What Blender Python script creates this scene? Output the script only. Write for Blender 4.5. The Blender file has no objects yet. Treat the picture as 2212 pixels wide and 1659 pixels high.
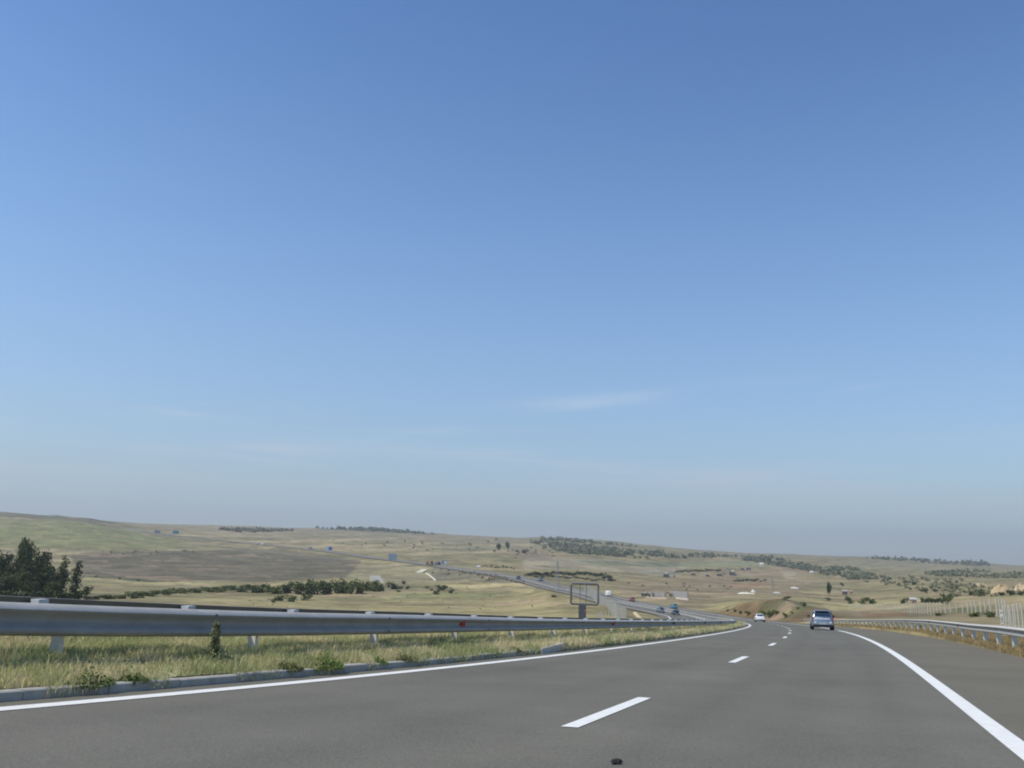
import bpy, math, random
import numpy as np
from mathutils import Vector, Matrix
from mathutils.bvhtree import BVHTree
random.seed(7); rng = np.random.default_rng(7)
scene = bpy.context.scene
PI = math.pi

# ------------------------------------------------------------------ camera
FS = 2602.74            # focal length in pixels of a 3072 px wide frame
F2 = FS * 2212 / 3072   # the same in the 2212 px wide measuring frame
CAMH = 1.024
u = np.array([.03, 1., -.2061]); u /= np.linalg.norm(u)          # true up, in camera axes
fw = np.array([0, 0, -1.]); yw = fw - fw.dot(u) * u; yw /= np.linalg.norm(yw)
xw = np.cross(yw, u)
WM = np.stack([xw, yw, u])                                        # camera axes -> world
CAM = np.array([0, 0, CAMH])
cd = bpy.data.cameras.new('camera'); cam = bpy.data.objects.new('camera', cd)
scene.collection.objects.link(cam); scene.camera = cam
m = Matrix(WM.tolist()).to_4x4(); m.translation = Vector(CAM); cam.matrix_world = m
cd.sensor_fit = 'HORIZONTAL'; cd.sensor_width = 36; cd.lens = 36 * FS / 3072
cd.clip_start = .1; cd.clip_end = 60000

# ------------------------------------------------------------------ light
SUN_AZ, SUN_EL = math.radians(-108), math.radians(54)              # azimuth clockwise from +Y
sd = np.array([math.sin(SUN_AZ) * math.cos(SUN_EL), math.cos(SUN_AZ) * math.cos(SUN_EL), math.sin(SUN_EL)])
ld = bpy.data.lights.new('sun', 'SUN'); ld.energy = 4.3; ld.angle = math.radians(.6); ld.color = (1, .925, .79)
lo = bpy.data.objects.new('sun', ld); scene.collection.objects.link(lo)
lo.rotation_euler = Vector(sd).to_track_quat('Z', 'Y').to_euler(); lo.location = (0, 0, 50)
SK0, SK1, SK2 = (.97, 1.02, 1.12), (1.36, 1.52, 1.66), (.66, 1.0, 1.40)   # air colour low, middle, high
world = bpy.data.worlds.new("World"); scene.world = world; world.use_nodes = True
nt = world.node_tree; nt.nodes.clear(); N = nt.nodes.new; K = nt.links.new
out = N('ShaderNodeOutputWorld'); bg = N('ShaderNodeBackground'); bg.inputs[1].default_value = .1
sky = N('ShaderNodeTexSky'); sky.sky_type = 'NISHITA'; sky.sun_disc = False
sky.sun_elevation = SUN_EL; sky.sun_rotation = SUN_AZ
sky.air_density = 1.15; sky.dust_density = .15; sky.ozone_density = 2.2; sky.altitude = 200
# thin high cloud: world directions, streaked sideways, only low over the horizon
tc = N('ShaderNodeTexCoord'); sep = N('ShaderNodeSeparateXYZ'); K(tc.outputs['Generated'], sep.inputs[0])
def mathn(op, a, b=None, c=None):
    n = N('ShaderNodeMath'); n.operation = op
    for i, v in enumerate((a, b, c)):
        if v is None: continue
        if isinstance(v, (int, float)): n.inputs[i].default_value = v
        else: K(v, n.inputs[i])
    return n.outputs[0]
def maprange(v, a, b, c=0., d=1., smooth=True):
    n = N('ShaderNodeMapRange'); n.interpolation_type = 'SMOOTHSTEP' if smooth else 'LINEAR'
    K(v, n.inputs[0])
    for i, q in zip((1, 2, 3, 4), (a, b, c, d)): n.inputs[i].default_value = q
    return n.outputs[0]
mp = N('ShaderNodeMapping'); mp.inputs['Scale'].default_value = (2.2, 2.2, 30); mp.inputs['Rotation'].default_value = (0, .04, 0)
K(tc.outputs['Generated'], mp.inputs[0])
cn = N('ShaderNodeTexNoise'); cn.inputs['Scale'].default_value = 1.6; cn.inputs['Detail'].default_value = 7; cn.inputs['Roughness'].default_value = .55
cn.inputs['Distortion'].default_value = .5; K(mp.outputs[0], cn.inputs['Vector'])
streak = maprange(cn.outputs[0], .47, .72)
band = mathn('MULTIPLY', maprange(sep.outputs[2], .02, .05), maprange(sep.outputs[2], .10, .19, 1., 0.))
cl = mathn('MULTIPLY', mathn('MULTIPLY', streak, band), .35)
low = maprange(sep.outputs[2], -.01, .17, 1., 0.)               # pale milky veil low down
veil = mathn('MULTIPLY', low, .42)
mx1 = N('ShaderNodeMix'); mx1.data_type = 'RGBA'; K(veil, mx1.inputs[0]); K(sky.outputs[0], mx1.inputs[6]); mx1.inputs[7].default_value = (3.6, 4.2, 5.0, 1)
azn = mathn('ARCTAN2', sep.outputs[0], sep.outputs[1]); eln = mathn('ARCSINE', sep.outputs[2])
def cirrus(a0, e0, half, tilt, thick, amp):
    da = mathn('SUBTRACT', azn, math.radians(a0)); de = mathn('SUBTRACT', mathn('SUBTRACT', eln, math.radians(e0)), mathn('MULTIPLY', da, tilt))
    g1 = mathn('EXPONENT', mathn('MULTIPLY', mathn('POWER', mathn('DIVIDE', mathn('ABSOLUTE', da), math.radians(half)), 2.), -1.)); g2 = mathn('EXPONENT', mathn('MULTIPLY', mathn('POWER', mathn('DIVIDE', mathn('ABSOLUTE', de), math.radians(thick)), 2.), -1.))
    return mathn('MULTIPLY', mathn('MULTIPLY', g1, g2), mathn('MULTIPLY', maprange(cn.outputs[0], .30, .66), amp))
for q_ in ((8.3, 10.9, 7.5, .085, .45, .38), (4.5, 10.2, 3, .14, .25, .2), (22, 11.2, 1.6, .1, .2, .22), (-14.5, 6.3, 3.0, .03, .7, .28), (-21, 8.4, 1.5, -.08, .2, .22), (-20, 9.2, 1.0, -.05, .12, .2), (12, 5.6, 14, -.05, 1.0, .30), (-8, 4.0, 20, 0, 1.1, .2), (25, 4.4, 12, -.08, .8, .22), (9, 1.6, 1.0, 0, .3, .22), (12.5, 1.5, .8, 0, .22, .22), (16, 1.25, 1.2, 0, .22, .2), (21, 1.1, 1.2, 0, .2, .18)):
    cl = mathn('ADD', cl, cirrus(*q_))
mx2 = N('ShaderNodeMix'); mx2.data_type = 'RGBA'; K(cl, mx2.inputs[0]); K(mx1.outputs[2], mx2.inputs[6]); mx2.inputs[7].default_value = (5.6, 5.9, 6.3, 1)
rp = N('ShaderNodeValToRGB'); K(sep.outputs[2], rp.inputs[0]); cr = rp.color_ramp; cr.interpolation = 'B_SPLINE'
SKYR = [(0.0, SK0), (.06, SK0), (.29, SK1), (.57, SK2), (1., SK2)]
cr.elements[0].position = 0; cr.elements[0].color = (*[q / 2 for q in SK0], 1); cr.elements[1].position = 1; cr.elements[1].color = (*[q / 2 for q in SK2], 1)
for p_, c_ in SKYR[1:4]:
    e_ = cr.elements.new(p_); e_.color = (*[q / 2 for q in c_], 1)
vm = N('ShaderNodeVectorMath'); vm.operation = 'MULTIPLY'; K(mx2.outputs[2], vm.inputs[0]); K(rp.outputs[0], vm.inputs[1])
vs = N('ShaderNodeVectorMath'); vs.operation = 'SCALE'; K(vm.outputs[0], vs.inputs[0]); vs.inputs['Scale'].default_value = 2
K(vs.outputs[0], bg.inputs[0]); K(bg.outputs[0], out.inputs[0])

scene.view_settings.view_transform = 'Standard'; scene.view_settings.look = 'None'
scene.view_settings.gamma = 1; scene.view_settings.exposure = 0.0
scene.render.engine = 'CYCLES'; scene.cycles.volume_bounces = 0; scene.cycles.pixel_filter_type = 'BLACKMAN_HARRIS'
scene.cycles.filter_width = 2.0
scene.render.resolution_x = 1024; scene.render.resolution_y = 768

# ------------------------------------------------------------------ helpers
def hor(px): return 1235 - .03 * (1750 - px)                      # true horizon in the 2212 frame
def p3(px, py, w):                                                # pixel + depth -> world (design aid: where a thing stands)
    c = np.array([(px - 1106) / F2 * w, -(py - 829.5) / F2 * w, -w]); return WM @ c + CAM
def raydir(px, py):
    return WM @ np.array([(px - 1106) / F2, -(py - 829.5) / F2, -1.])

MATS = {}
def mat(name, col, rough=.8, metal=0., noise=None, nscale=5., bump=0., bscale=None, spec=.5, vcol=False, coat=0., det=5, trans=0., emit=None):
    if name in MATS: return MATS[name]
    m = bpy.data.materials.new(name); m.use_nodes = True; t = m.node_tree; b = t.nodes['Principled BSDF']
    b.inputs['Roughness'].default_value = rough; b.inputs['Metallic'].default_value = metal
    b.inputs['Specular IOR Level'].default_value = spec; b.inputs['Coat Weight'].default_value = coat
    b.inputs['Base Color'].default_value = (*col, 1)
    src = None
    if vcol:
        a = t.nodes.new('ShaderNodeAttribute'); a.attribute_name = 'Col'; src = a.outputs['Color']
    if noise:
        g = t.nodes.new('ShaderNodeNewGeometry')
        n = t.nodes.new('ShaderNodeTexNoise'); n.inputs['Scale'].default_value = nscale; n.inputs['Detail'].default_value = det; n.inputs['Roughness'].default_value = .65
        t.links.new(g.outputs['Position'], n.inputs['Vector'])
        mr = t.nodes.new('ShaderNodeMapRange'); mr.inputs[1].default_value = .3; mr.inputs[2].default_value = .7
        mr.inputs[3].default_value = 1 - noise; mr.inputs[4].default_value = 1 + noise; t.links.new(n.outputs[0], mr.inputs[0])
        v = t.nodes.new('ShaderNodeVectorMath'); v.operation = 'SCALE'; t.links.new(mr.outputs[0], v.inputs['Scale'])
        if src: t.links.new(src, v.inputs[0])
        else: v.inputs[0].default_value = col
        src = v.outputs[0]
    if src: t.links.new(src, b.inputs['Base Color'])
    if bump:
        g2 = t.nodes.new('ShaderNodeNewGeometry')
        n2 = t.nodes.new('ShaderNodeTexNoise'); n2.inputs['Scale'].default_value = bscale or nscale; n2.inputs['Detail'].default_value = 6
        t.links.new(g2.outputs['Position'], n2.inputs['Vector'])
        bp = t.nodes.new('ShaderNodeBump'); bp.inputs['Strength'].default_value = bump; bp.inputs['Distance'].default_value = .05
        t.links.new(n2.outputs[0], bp.inputs['Height']); t.links.new(bp.outputs[0], b.inputs['Normal'])
    if trans: b.inputs['Transmission Weight'].default_value = trans
    MATS[name] = m; return m

def fastmesh(name, V, F, cols=None, smooth=False, material=None):
    """V (n,3), F (m,k) constant k"""
    V = np.asarray(V, dtype=np.float32); F = np.asarray(F, dtype=np.int32); k = F.shape[1]
    me = bpy.data.meshes.new(name); me.vertices.add(len(V)); me.vertices.foreach_set('co', V.ravel())
    me.loops.add(F.size); me.loops.foreach_set('vertex_index', F.ravel())
    me.polygons.add(len(F)); me.polygons.foreach_set('loop_start', np.arange(0, F.size, k, dtype=np.int32))
    if smooth: me.polygons.foreach_set('use_smooth', np.ones(len(F), dtype=bool))
    me.update(calc_edges=True)
    if cols is not None:
        a = me.color_attributes.new('Col', 'FLOAT_COLOR', 'POINT')
        c = np.ones((len(V), 4), dtype=np.float32); c[:, :3] = cols; a.data.foreach_set('color', c.ravel())
    if material: me.materials.append(material)
    return me
def link(me, name, parent=None):
    o = bpy.data.objects.new(name, me); scene.collection.objects.link(o)
    if parent is not None: o.parent = parent
    return o
def tag(o, label=None, cat=None, group=None, kind=None):
    if label: o['label'] = label
    if cat: o['category'] = cat
    if group: o['group'] = group
    if kind: o['kind'] = kind
    return o
def empty(name, loc, rz=0, sc=1):
    o = bpy.data.objects.new(name, None); scene.collection.objects.link(o); o.location = loc; o.rotation_euler.z = rz; o.scale = (sc,) * 3
    o.empty_display_size = .2; return o
class MB:
    def __init__(s): s.v = []; s.f = []
    def box(s, x0, x1, y0, y1, z0, z1, M=None, taper=None):
        n = len(s.v); P = [(x, y, z) for z in (z0, z1) for x, y in ((x0, y0), (x1, y0), (x1, y1), (x0, y1))]
        if taper:
            cx, cy = (x0 + x1) / 2, (y0 + y1) / 2; P = P[:4] + [(cx + (a - cx) * taper[0], cy + (b - cy) * taper[1], c) for a, b, c in P[4:]]
        if M is not None: P = [tuple(M @ Vector(q)) for q in P]
        s.v += P; s.f += [tuple(n + i for i in f) for f in ((3, 2, 1, 0), (4, 5, 6, 7), (0, 1, 5, 4), (1, 2, 6, 5), (2, 3, 7, 6), (3, 0, 4, 7))]; return s
    def tube(s, P, r, n=8, caps=True):
        P = [Vector(q) for q in P]; rr = r if isinstance(r, (list, tuple)) else [r] * len(P); b = len(s.v)
        for i, q in enumerate(P):
            d = (P[min(i + 1, len(P) - 1)] - P[max(i - 1, 0)]).normalized()
            a = Vector((0, 0, 1)) if abs(d.z) < .9 else Vector((1, 0, 0)); e1 = d.cross(a).normalized(); e2 = d.cross(e1)
            for k in range(n):
                t = 2 * PI * k / n; s.v.append(tuple(q + (e1 * math.cos(t) + e2 * math.sin(t)) * rr[i]))
        for i in range(len(P) - 1):
            for k in range(n): s.f.append((b + i * n + k, b + i * n + (k + 1) % n, b + (i + 1) * n + (k + 1) % n, b + (i + 1) * n + k))
        if caps: s.f.append(tuple(b + k for k in range(n))[::-1]); s.f.append(tuple(b + (len(P) - 1) * n + k for k in range(n)))
        return s
    def poly(s, pts): n = len(s.v); s.v += [tuple(q) for q in pts]; s.f.append(tuple(range(n, n + len(pts)))); return s
    def mesh(s, name, m, smooth=False):
        me = bpy.data.meshes.new(name); me.from_pydata(s.v, [], s.f); me.materials.append(m)
        if smooth: me.polygons.foreach_set('use_smooth', np.ones(len(me.polygons), dtype=bool))
        me.update(); return me
    def build(s, name, m, parent=None, smooth=False): return link(s.mesh(name, m, smooth), name, parent)

def vnoise(x, y, sc, seed=0):
    """smooth value noise 0..1 on a world grid"""
    x = np.asarray(x) / sc; y = np.asarray(y) / sc; xi = np.floor(x).astype(np.int64); yi = np.floor(y).astype(np.int64); fx = x - xi; fy = y - yi
    fx = fx * fx * (3 - 2 * fx); fy = fy * fy * (3 - 2 * fy)
    def h(a, b):
        n = (a * 374761393 + b * 668265263 + seed * 1442695041) & 0xffffffff; n = ((n ^ (n >> 13)) * 1274126177) & 0xffffffff; return ((n ^ (n >> 16)) & 0xffff) / 65535.
    return (h(xi, yi) * (1 - fx) + h(xi + 1, yi) * fx) * (1 - fy) + (h(xi, yi + 1) * (1 - fx) + h(xi + 1, yi + 1) * fx) * fy
def fbm(x, y, sc, seed=0, o=4):
    t = 0; a = .5; n = 0
    for i in range(o): t = t + a * vnoise(x, y, sc / 2 ** i, seed + i * 17); n += a; a *= .5
    return t / n

# ------------------------------------------------------------------ road alignment
PK = [0.252275223, 0.0221756819, -0.377123593, 2.47635323, 9.43021343e-4, 5.85935059e-6, -4.42850496e-5, 1.39209030e-7, 1.02373383, -4.03736832e-8]
pitch, roll, yaw, ex, k0, k1, c2, c3, eh, k2 = PK
cp, sp = math.cos(pitch), math.sin(pitch)
Fv = np.array([math.sin(yaw) * cp, math.cos(yaw) * cp, sp]); Rt = np.array([math.cos(yaw), -math.sin(yaw), 0]); Uv = np.cross(Rt, Fv)
Rv = math.cos(roll) * Rt + math.sin(roll) * Uv; U2 = -math.sin(roll) * Rt + math.cos(roll) * Uv
RM = WM @ np.stack([Rv, U2, -Fv])                                # road frame -> world
def r2w(P): return (np.asarray(P) - np.array([ex, 0, eh])) @ RM.T + CAM
def r2wv(v): return np.asarray(v) @ RM.T
Sn = np.linspace(0, 262, 1049); th = k0 * Sn + k1 * Sn ** 2 / 2 + k2 * Sn ** 3 / 3
Xn = np.concatenate([[0], np.cumsum(-np.sin((th[1:] + th[:-1]) / 2) * np.diff(Sn))]); Yn = np.concatenate([[0], np.cumsum(np.cos((th[1:] + th[:-1]) / 2) * np.diff(Sn))])
ks = np.arange(0, 261, 10.)
near = np.stack([np.interp(ks, Sn, Xn), np.interp(ks, Sn, Yn), c2 * ks ** 2 + c3 * ks ** 3], -1)
near = np.concatenate([[[0, -60, 0], [0, -40, 0], [0, -20, 0]], near]); ksn = np.concatenate([[-60, -40, -20], ks])
nearW = r2w(near)
farR = [(1452, 1312.5, 330), (1365, 1298, 405), (1319, 1287, 460), (1237, 1271, 545), (1146, 1249.5, 665), (1044, 1234.5, 800), (930, 1218, 960), (848, 1208.5, 1100), (708, 1190, 1330), (560, 1175, 1530), (440, 1162.5, 1700), (323, 1149, 1880), (203, 1126.5, 2100), (120, 1112, 2330)]
farW = np.array([p3(*q) for q in farR])
t_ = np.gradient(farW, axis=0)[:, :2]; t_ /= np.linalg.norm(t_, axis=1)[:, None]
farW[:, :2] -= np.stack([t_[:, 1], -t_[:, 0]], -1) * 3.8
KW = np.concatenate([nearW, farW]); dk = np.linalg.norm(np.diff(KW, axis=0), axis=1)
ksf = np.concatenate([ksn, ksn[-1] + np.cumsum(dk[len(ksn) - 1:])])
def cspline(x, Y, xq):                                            # natural cubic spline
    n = len(x); h = np.diff(x); A = np.zeros((n, n)); B = np.zeros((n, Y.shape[1])); A[0, 0] = A[-1, -1] = 1
    for i in range(1, n - 1):
        A[i, i - 1] = h[i - 1]; A[i, i] = 2 * (h[i - 1] + h[i]); A[i, i + 1] = h[i]; B[i] = 6 * ((Y[i + 1] - Y[i]) / h[i] - (Y[i] - Y[i - 1]) / h[i - 1])
    Mm = np.linalg.solve(A, B); i = np.clip(np.searchsorted(x, xq) - 1, 0, n - 2); a = (x[i + 1] - xq)[:, None]; b = (xq - x[i])[:, None]; hh = h[i][:, None]
    return Mm[i] * a ** 3 / (6 * hh) + Mm[i + 1] * b ** 3 / (6 * hh) + (Y[i] / hh - Mm[i] * hh / 6) * a + (Y[i + 1] / hh - Mm[i + 1] * hh / 6) * b
SMAX = ksf[-1]
SQ = np.concatenate([np.arange(-30, 0, 5.), np.arange(0, 60, .5), np.arange(60, 300, 2.), np.arange(300, SMAX, 8.), [SMAX]])
CQ = cspline(ksf, KW, SQ); TQ = cspline(ksf, KW, SQ + .05) - cspline(ksf, KW, SQ - .05); TQ /= np.linalg.norm(TQ, axis=1)[:, None]
fade = np.clip((330 - SQ) / 100, 0, 1)
# sideways direction: across the road plane near the camera, level far away
nrm = r2wv([0, 0, 1.]); nrmF = np.array([0, 0, 1.]); NQ = nrm[None] * fade[:, None] + nrmF[None] * (1 - fade[:, None])
LQ = np.cross(TQ, NQ); LQ /= np.linalg.norm(LQ, axis=1)[:, None]
def at(s, off, h=0.):
    s = np.atleast_1d(np.asarray(s, float)); o = np.broadcast_to(off, s.shape); hh = np.broadcast_to(h, s.shape)
    C = np.stack([np.interp(s, SQ, CQ[:, i]) for i in range(3)], -1); L = np.stack([np.interp(s, SQ, LQ[:, i]) for i in range(3)], -1)
    return C + L * o[:, None] + np.array([0, 0, 1.]) * hh[:, None]
def heading(s):                                                   # rz for an object whose +Y runs along the road
    t = [np.interp(s, SQ, TQ[:, i]) for i in range(2)]; return math.atan2(-t[0], t[1])
def Lo(s): s = np.maximum(np.asarray(s, float), 3.5); return -(3.43748 + .585094 * np.exp(-s / 25) + 2.616877 * np.exp(-s / 8))
def Ro(s): s = np.maximum(np.asarray(s, float), 3.5); return 3.817556 - .474319 * np.exp(-s / 25) + .476873 * np.exp(-s / 8)
def Ae(s): return np.interp(s, [0, 29, 35, 44, 67, 87, 300], [7.0, 7.1, 7.3, 7.5, 8.0, 8.2, 8.0])     # right asphalt edge
def Oi(s): return Lo(s) - 4.5                                     # opposite carriageway: inner edge line
def Oo(s): return Oi(s) - 7.6
def Oa(s): return Oi(s) - 10.3
def gl(s): return np.interp(s, [0, 8, 14, 18, 30, 45, 70, 100, 200], [.34, .32, .27, .26, .21, .17, .12, .1, .1])    # median height
def gr(s): return np.interp(s, [0, 30, 46, 55, 63, 90, 125, 160, 500], [-.03, 0, .08, .15, .22, .2, .13, -.03, -.06])

def strip(name, ss, offs, hs, m, parent=None, cols=None, smooth=True):
    """sheet swept along the road: offs / hs are lists of functions or numbers"""
    ss = np.asarray(ss, float); rows = []
    for o, h in zip(offs, hs):
        ov = o(ss) if callable(o) else np.full(len(ss), float(o)); hv = h(ss) if callable(h) else np.full(len(ss), float(h)); rows.append(at(ss, ov, hv))
    P = np.stack(rows, 1); n, k = P.shape[:2]; V = P.reshape(-1, 3); i, j = np.meshgrid(np.arange(n - 1), np.arange(k - 1), indexing='ij'); b = i * k + j
    F = np.stack([b, b + 1, b + k + 1, b + k], -1).reshape(-1, 4)
    return link(fastmesh(name, V, F, smooth=smooth, material=m), name, parent)

# ------------------------------------------------------------------ terrain
RAD = [15, 40, 70, 95, 110, 130, 160, 190, 220, 260, 300, 400, 550, 750, 1000, 1400, 1900, 2600, 3500, 5000, 8000]
COLS = {
 -500: {15: 1380, 40: 1300, 70: 1295, 110: 1290, 160: 1290, 220: 1288, 300: 1280, 400: 1265, 550: 1240, 750: 1205, 1000: 1170, 1400: 1120, 1900: 1090, 2600: 1100, 3500: 1120, 5000: 1150},
 0: {15: 1400, 40: 1322, 70: 1312, 110: 1308, 160: 1305, 220: 1300, 300: 1288, 400: 1270, 550: 1250, 750: 1222, 1000: 1192, 1400: 1145, 1900: 1107, 2600: 1112, 3500: 1130, 5000: 1150},
 200: {15: 1400, 40: 1328, 70: 1316, 110: 1312, 160: 1309, 220: 1303, 300: 1292, 400: 1275, 550: 1255, 750: 1228, 1000: 1197, 1400: 1155, 1900: 1120, 2150: 1121, 2600: 1124, 3500: 1136, 5000: 1155},
 330: {15: 1400, 40: 1331, 70: 1318, 110: 1315, 160: 1312, 220: 1305, 300: 1295, 400: 1278, 550: 1260, 750: 1235, 1000: 1203, 1400: 1172, 1900: 1150, 2600: 1133, 3500: 1136, 5000: 1160},
 600: {15: 1400, 40: 1340, 70: 1330, 110: 1327, 160: 1325, 220: 1317, 300: 1303, 400: 1285, 550: 1264, 750: 1240, 1000: 1214, 1400: 1190, 1900: 1160, 2600: 1146, 3300: 1141, 5000: 1160},
 850: {15: 1400, 40: 1345, 70: 1336, 110: 1333, 160: 1330, 220: 1322, 300: 1308, 400: 1290, 550: 1270, 750: 1248, 1000: 1217, 1400: 1192, 1900: 1168, 2600: 1152, 3300: 1147, 5000: 1165},
 1100: {15: 1400, 40: 1350, 70: 1342, 110: 1338, 160: 1333, 220: 1325, 300: 1308, 400: 1287, 550: 1270, 750: 1244, 1000: 1222, 1400: 1197, 1900: 1180, 2600: 1167, 3400: 1163, 5000: 1180},
 1200: {15: 1400, 40: 1352, 70: 1348, 110: 1345, 160: 1335, 220: 1318, 300: 1296, 400: 1266, 470: 1268, 550: 1270, 750: 1252, 1000: 1228, 1400: 1203, 1900: 1184, 2600: 1170, 3200: 1162, 5000: 1185},
 1300: {15: 1400, 40: 1362, 70: 1358, 110: 1352, 130: 1350, 160: 1338, 220: 1318, 300: 1297, 360: 1284, 400: 1285, 550: 1272, 750: 1256, 1000: 1236, 1400: 1210, 1900: 1190, 2600: 1176, 3200: 1168, 5000: 1190},
 1450: {15: 1400, 40: 1362, 70: 1352, 110: 1346, 160: 1338, 220: 1326, 300: 1312, 400: 1293, 550: 1280, 750: 1262, 1000: 1243, 1400: 1222, 1900: 1205, 2600: 1190, 3200: 1182, 5000: 1205},
 1530: {15: 1400, 40: 1362, 70: 1356, 110: 1348, 160: 1343, 220: 1338, 260: 1330, 285: 1322, 300: 1318, 400: 1300, 550: 1283, 750: 1265, 1000: 1248, 1400: 1228, 1900: 1211, 2600: 1197, 3500: 1188, 5000: 1208},
 1600: {15: 1400, 40: 1364, 70: 1356, 110: 1348, 160: 1345, 200: 1340, 222: 1320, 245: 1293, 270: 1292, 300: 1298, 400: 1294, 550: 1285, 750: 1270, 1000: 1253, 1400: 1234, 1900: 1217, 2600: 1203, 3500: 1193, 5000: 1210},
 1700: {15: 1410, 40: 1366, 70: 1358, 110: 1348, 160: 1341, 190: 1336, 212: 1318, 240: 1294, 265: 1293, 300: 1300, 400: 1299, 550: 1288, 750: 1273, 1000: 1256, 1400: 1238, 1900: 1221, 2600: 1206, 3500: 1196, 5000: 1212},
 1760: {15: 1410, 40: 1368, 70: 1359, 110: 1350, 160: 1338, 190: 1330, 220: 1316, 260: 1311, 300: 1309, 400: 1303, 550: 1292, 750: 1276, 1000: 1258, 1400: 1240, 1900: 1222, 2600: 1208, 3500: 1199, 5000: 1214},
 1850: {15: 1420, 40: 1372, 70: 1358, 110: 1347, 160: 1337, 220: 1329, 300: 1320, 400: 1312, 550: 1296, 750: 1279, 1000: 1260, 1400: 1243, 1900: 1225, 2600: 1211, 3500: 1202, 5000: 1216},
 2000: {15: 1430, 40: 1375, 70: 1354, 110: 1342, 160: 1332, 220: 1323, 260: 1318, 300: 1310, 400: 1296, 550: 1282, 750: 1266, 1000: 1252, 1400: 1240, 1900: 1228, 2600: 1218, 3500: 1210, 5000: 1220},
 2212: {15: 1460, 40: 1400, 70: 1375, 95: 1359, 110: 1346, 130: 1327, 160: 1312, 220: 1300, 300: 1290, 400: 1280, 550: 1270, 750: 1260, 1000: 1252, 1400: 1243, 1900: 1235, 2600: 1229, 3500: 1223, 5000: 1226},
 2700: {15: 1480, 40: 1415, 70: 1385, 110: 1340, 160: 1315, 220: 1305, 300: 1297, 400: 1290, 550: 1282, 750: 1274, 1000: 1266, 1400: 1258, 1900: 1250, 2600: 1243, 3500: 1237, 5000: 1238},
}
cx_ = sorted(COLS); LW = np.linspace(math.log(15), math.log(8000), 260); PX = np.linspace(-500, 2700, 321)
tabc = []
for c in cx_:
    d = COLS[c]; rr = sorted(d); hh = [(hor(c) - d[r]) * r / F2 for r in rr]       # metres above the eye
    rr.append(8000); hh.append(hh[-1] - 25)
    lr = np.log(rr); v = np.interp(LW, lr, hh); tabc.append(v)
tabc = np.array(tabc); TAB = np.array([[np.interp(x, cx_, tabc[:, j]) for j in range(len(LW))] for x in PX])
def blur(a, ax, n):
    for _ in range(n):
        b = np.roll(a, 1, ax); c = np.roll(a, -1, ax); sl0 = [slice(None)] * 2; sl1 = [slice(None)] * 2; sl0[ax] = 0; sl1[ax] = -1
        b[tuple(sl0)] = a[tuple(sl0)]; c[tuple(sl1)] = a[tuple(sl1)]; a = .25 * b + .5 * a + .25 * c
    return a
TAB = blur(blur(TAB, 1, 3), 0, 6)
def tab(px, w):
    fx = np.clip((px + 500) / 3200 * 320, 0, 319.999); fy = np.clip((np.log(np.maximum(w, 15)) - LW[0]) / (LW[-1] - LW[0]) * 259, 0, 258.999)
    i = fx.astype(int); j = fy.astype(int); a = fx - i; b = fy - j
    return (TAB[i, j] * (1 - a) + TAB[i + 1, j] * a) * (1 - b) + (TAB[i, j + 1] * (1 - a) + TAB[i + 1, j + 1] * a) * b
az = np.concatenate([np.arange(-180, -34, 3.), np.arange(-34, 34, .12), np.arange(34, 181, 3.)])
rad = np.exp(np.linspace(math.log(1.5), math.log(7600), 640)); rad = np.concatenate([rad, [9000]])
AZ, RR_ = np.meshgrid(np.radians(az), rad, indexing='ij'); GX = (np.sin(AZ) * RR_).ravel(); GY = (np.cos(AZ) * RR_).ravel(); GZ = np.full(GX.shape, -8.)
azc = np.clip(AZ.ravel(), math.radians(-47), math.radians(47)); rr_ = RR_.ravel()
ax_, ay_ = np.sin(azc) * rr_, np.cos(azc) * rr_
for _ in range(3):
    q = (np.stack([ax_, ay_, GZ], -1) - CAM * 0) @ WM                # camera axes
    w = np.maximum(-q[:, 2], 1.); px = 1106 + q[:, 0] / w * F2; wref = w
    GZ = tab(px, w)
GZ = GZ + CAMH
relief = (fbm(GX, GY, 60, 3) - .5) * np.clip((rr_ - 90) / 300, 0, 1) * 2.2 + (fbm(GX, GY, 260, 5) - .5) * np.clip((rr_ - 500) / 1500, 0, 1) * 12 + (fbm(GX, GY, 12, 9, 3) - .5) * np.clip((rr_ - 60) / 200, .15, 1) * .5
GZ += relief
# fit the road corridor into the ground
cor = rr_ < 2600; idx = np.where(cor)[0]; PXY = np.stack([GX[idx], GY[idx]], -1)
SS_ = np.concatenate([np.arange(-30, 300, 2.), np.arange(300, SMAX, 8.)]); CC = at(SS_, 0.); LL = np.stack([np.interp(SS_, SQ, LQ[:, i]) for i in range(3)], -1); TT = np.stack([np.interp(SS_, SQ, TQ[:, i]) for i in range(3)], -1)
near_i = np.zeros(len(idx), int)
for a in range(0, len(idx), 20000):
    P = PXY[a:a + 20000]; d = (P[:, None, 0] - CC[None, :, 0]) ** 2 + (P[:, None, 1] - CC[None, :, 1]) ** 2; near_i[a:a + 20000] = d.argmin(1)
dv = PXY - CC[near_i][:, :2]; ofs = dv[:, 0] * LL[near_i, 0] + dv[:, 1] * LL[near_i, 1]; al = dv[:, 0] * TT[near_i, 0] + dv[:, 1] * TT[near_i, 1]
sst = SS_[near_i] + al; full = np.hypot(dv[:, 0], dv[:, 1])
zr = CC[near_i, 2] + LL[near_i, 2] * np.clip(ofs, -25, 14) + TT[near_i, 2] * al
eR = Ae(sst); eL = Oa(sst); inside = (ofs < eR + 1.6) & (ofs > eL - 1.2)
sink = np.interp(sst, [0, 60, 150, 400, 1500], [.08, .10, .14, .3, .6])
vergeR = np.where(ofs > eR - .1, gr(sst) + sink * .0, -sink); zc = zr + np.where(ofs > eR - .05, gr(sst) - .01, -sink)
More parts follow.
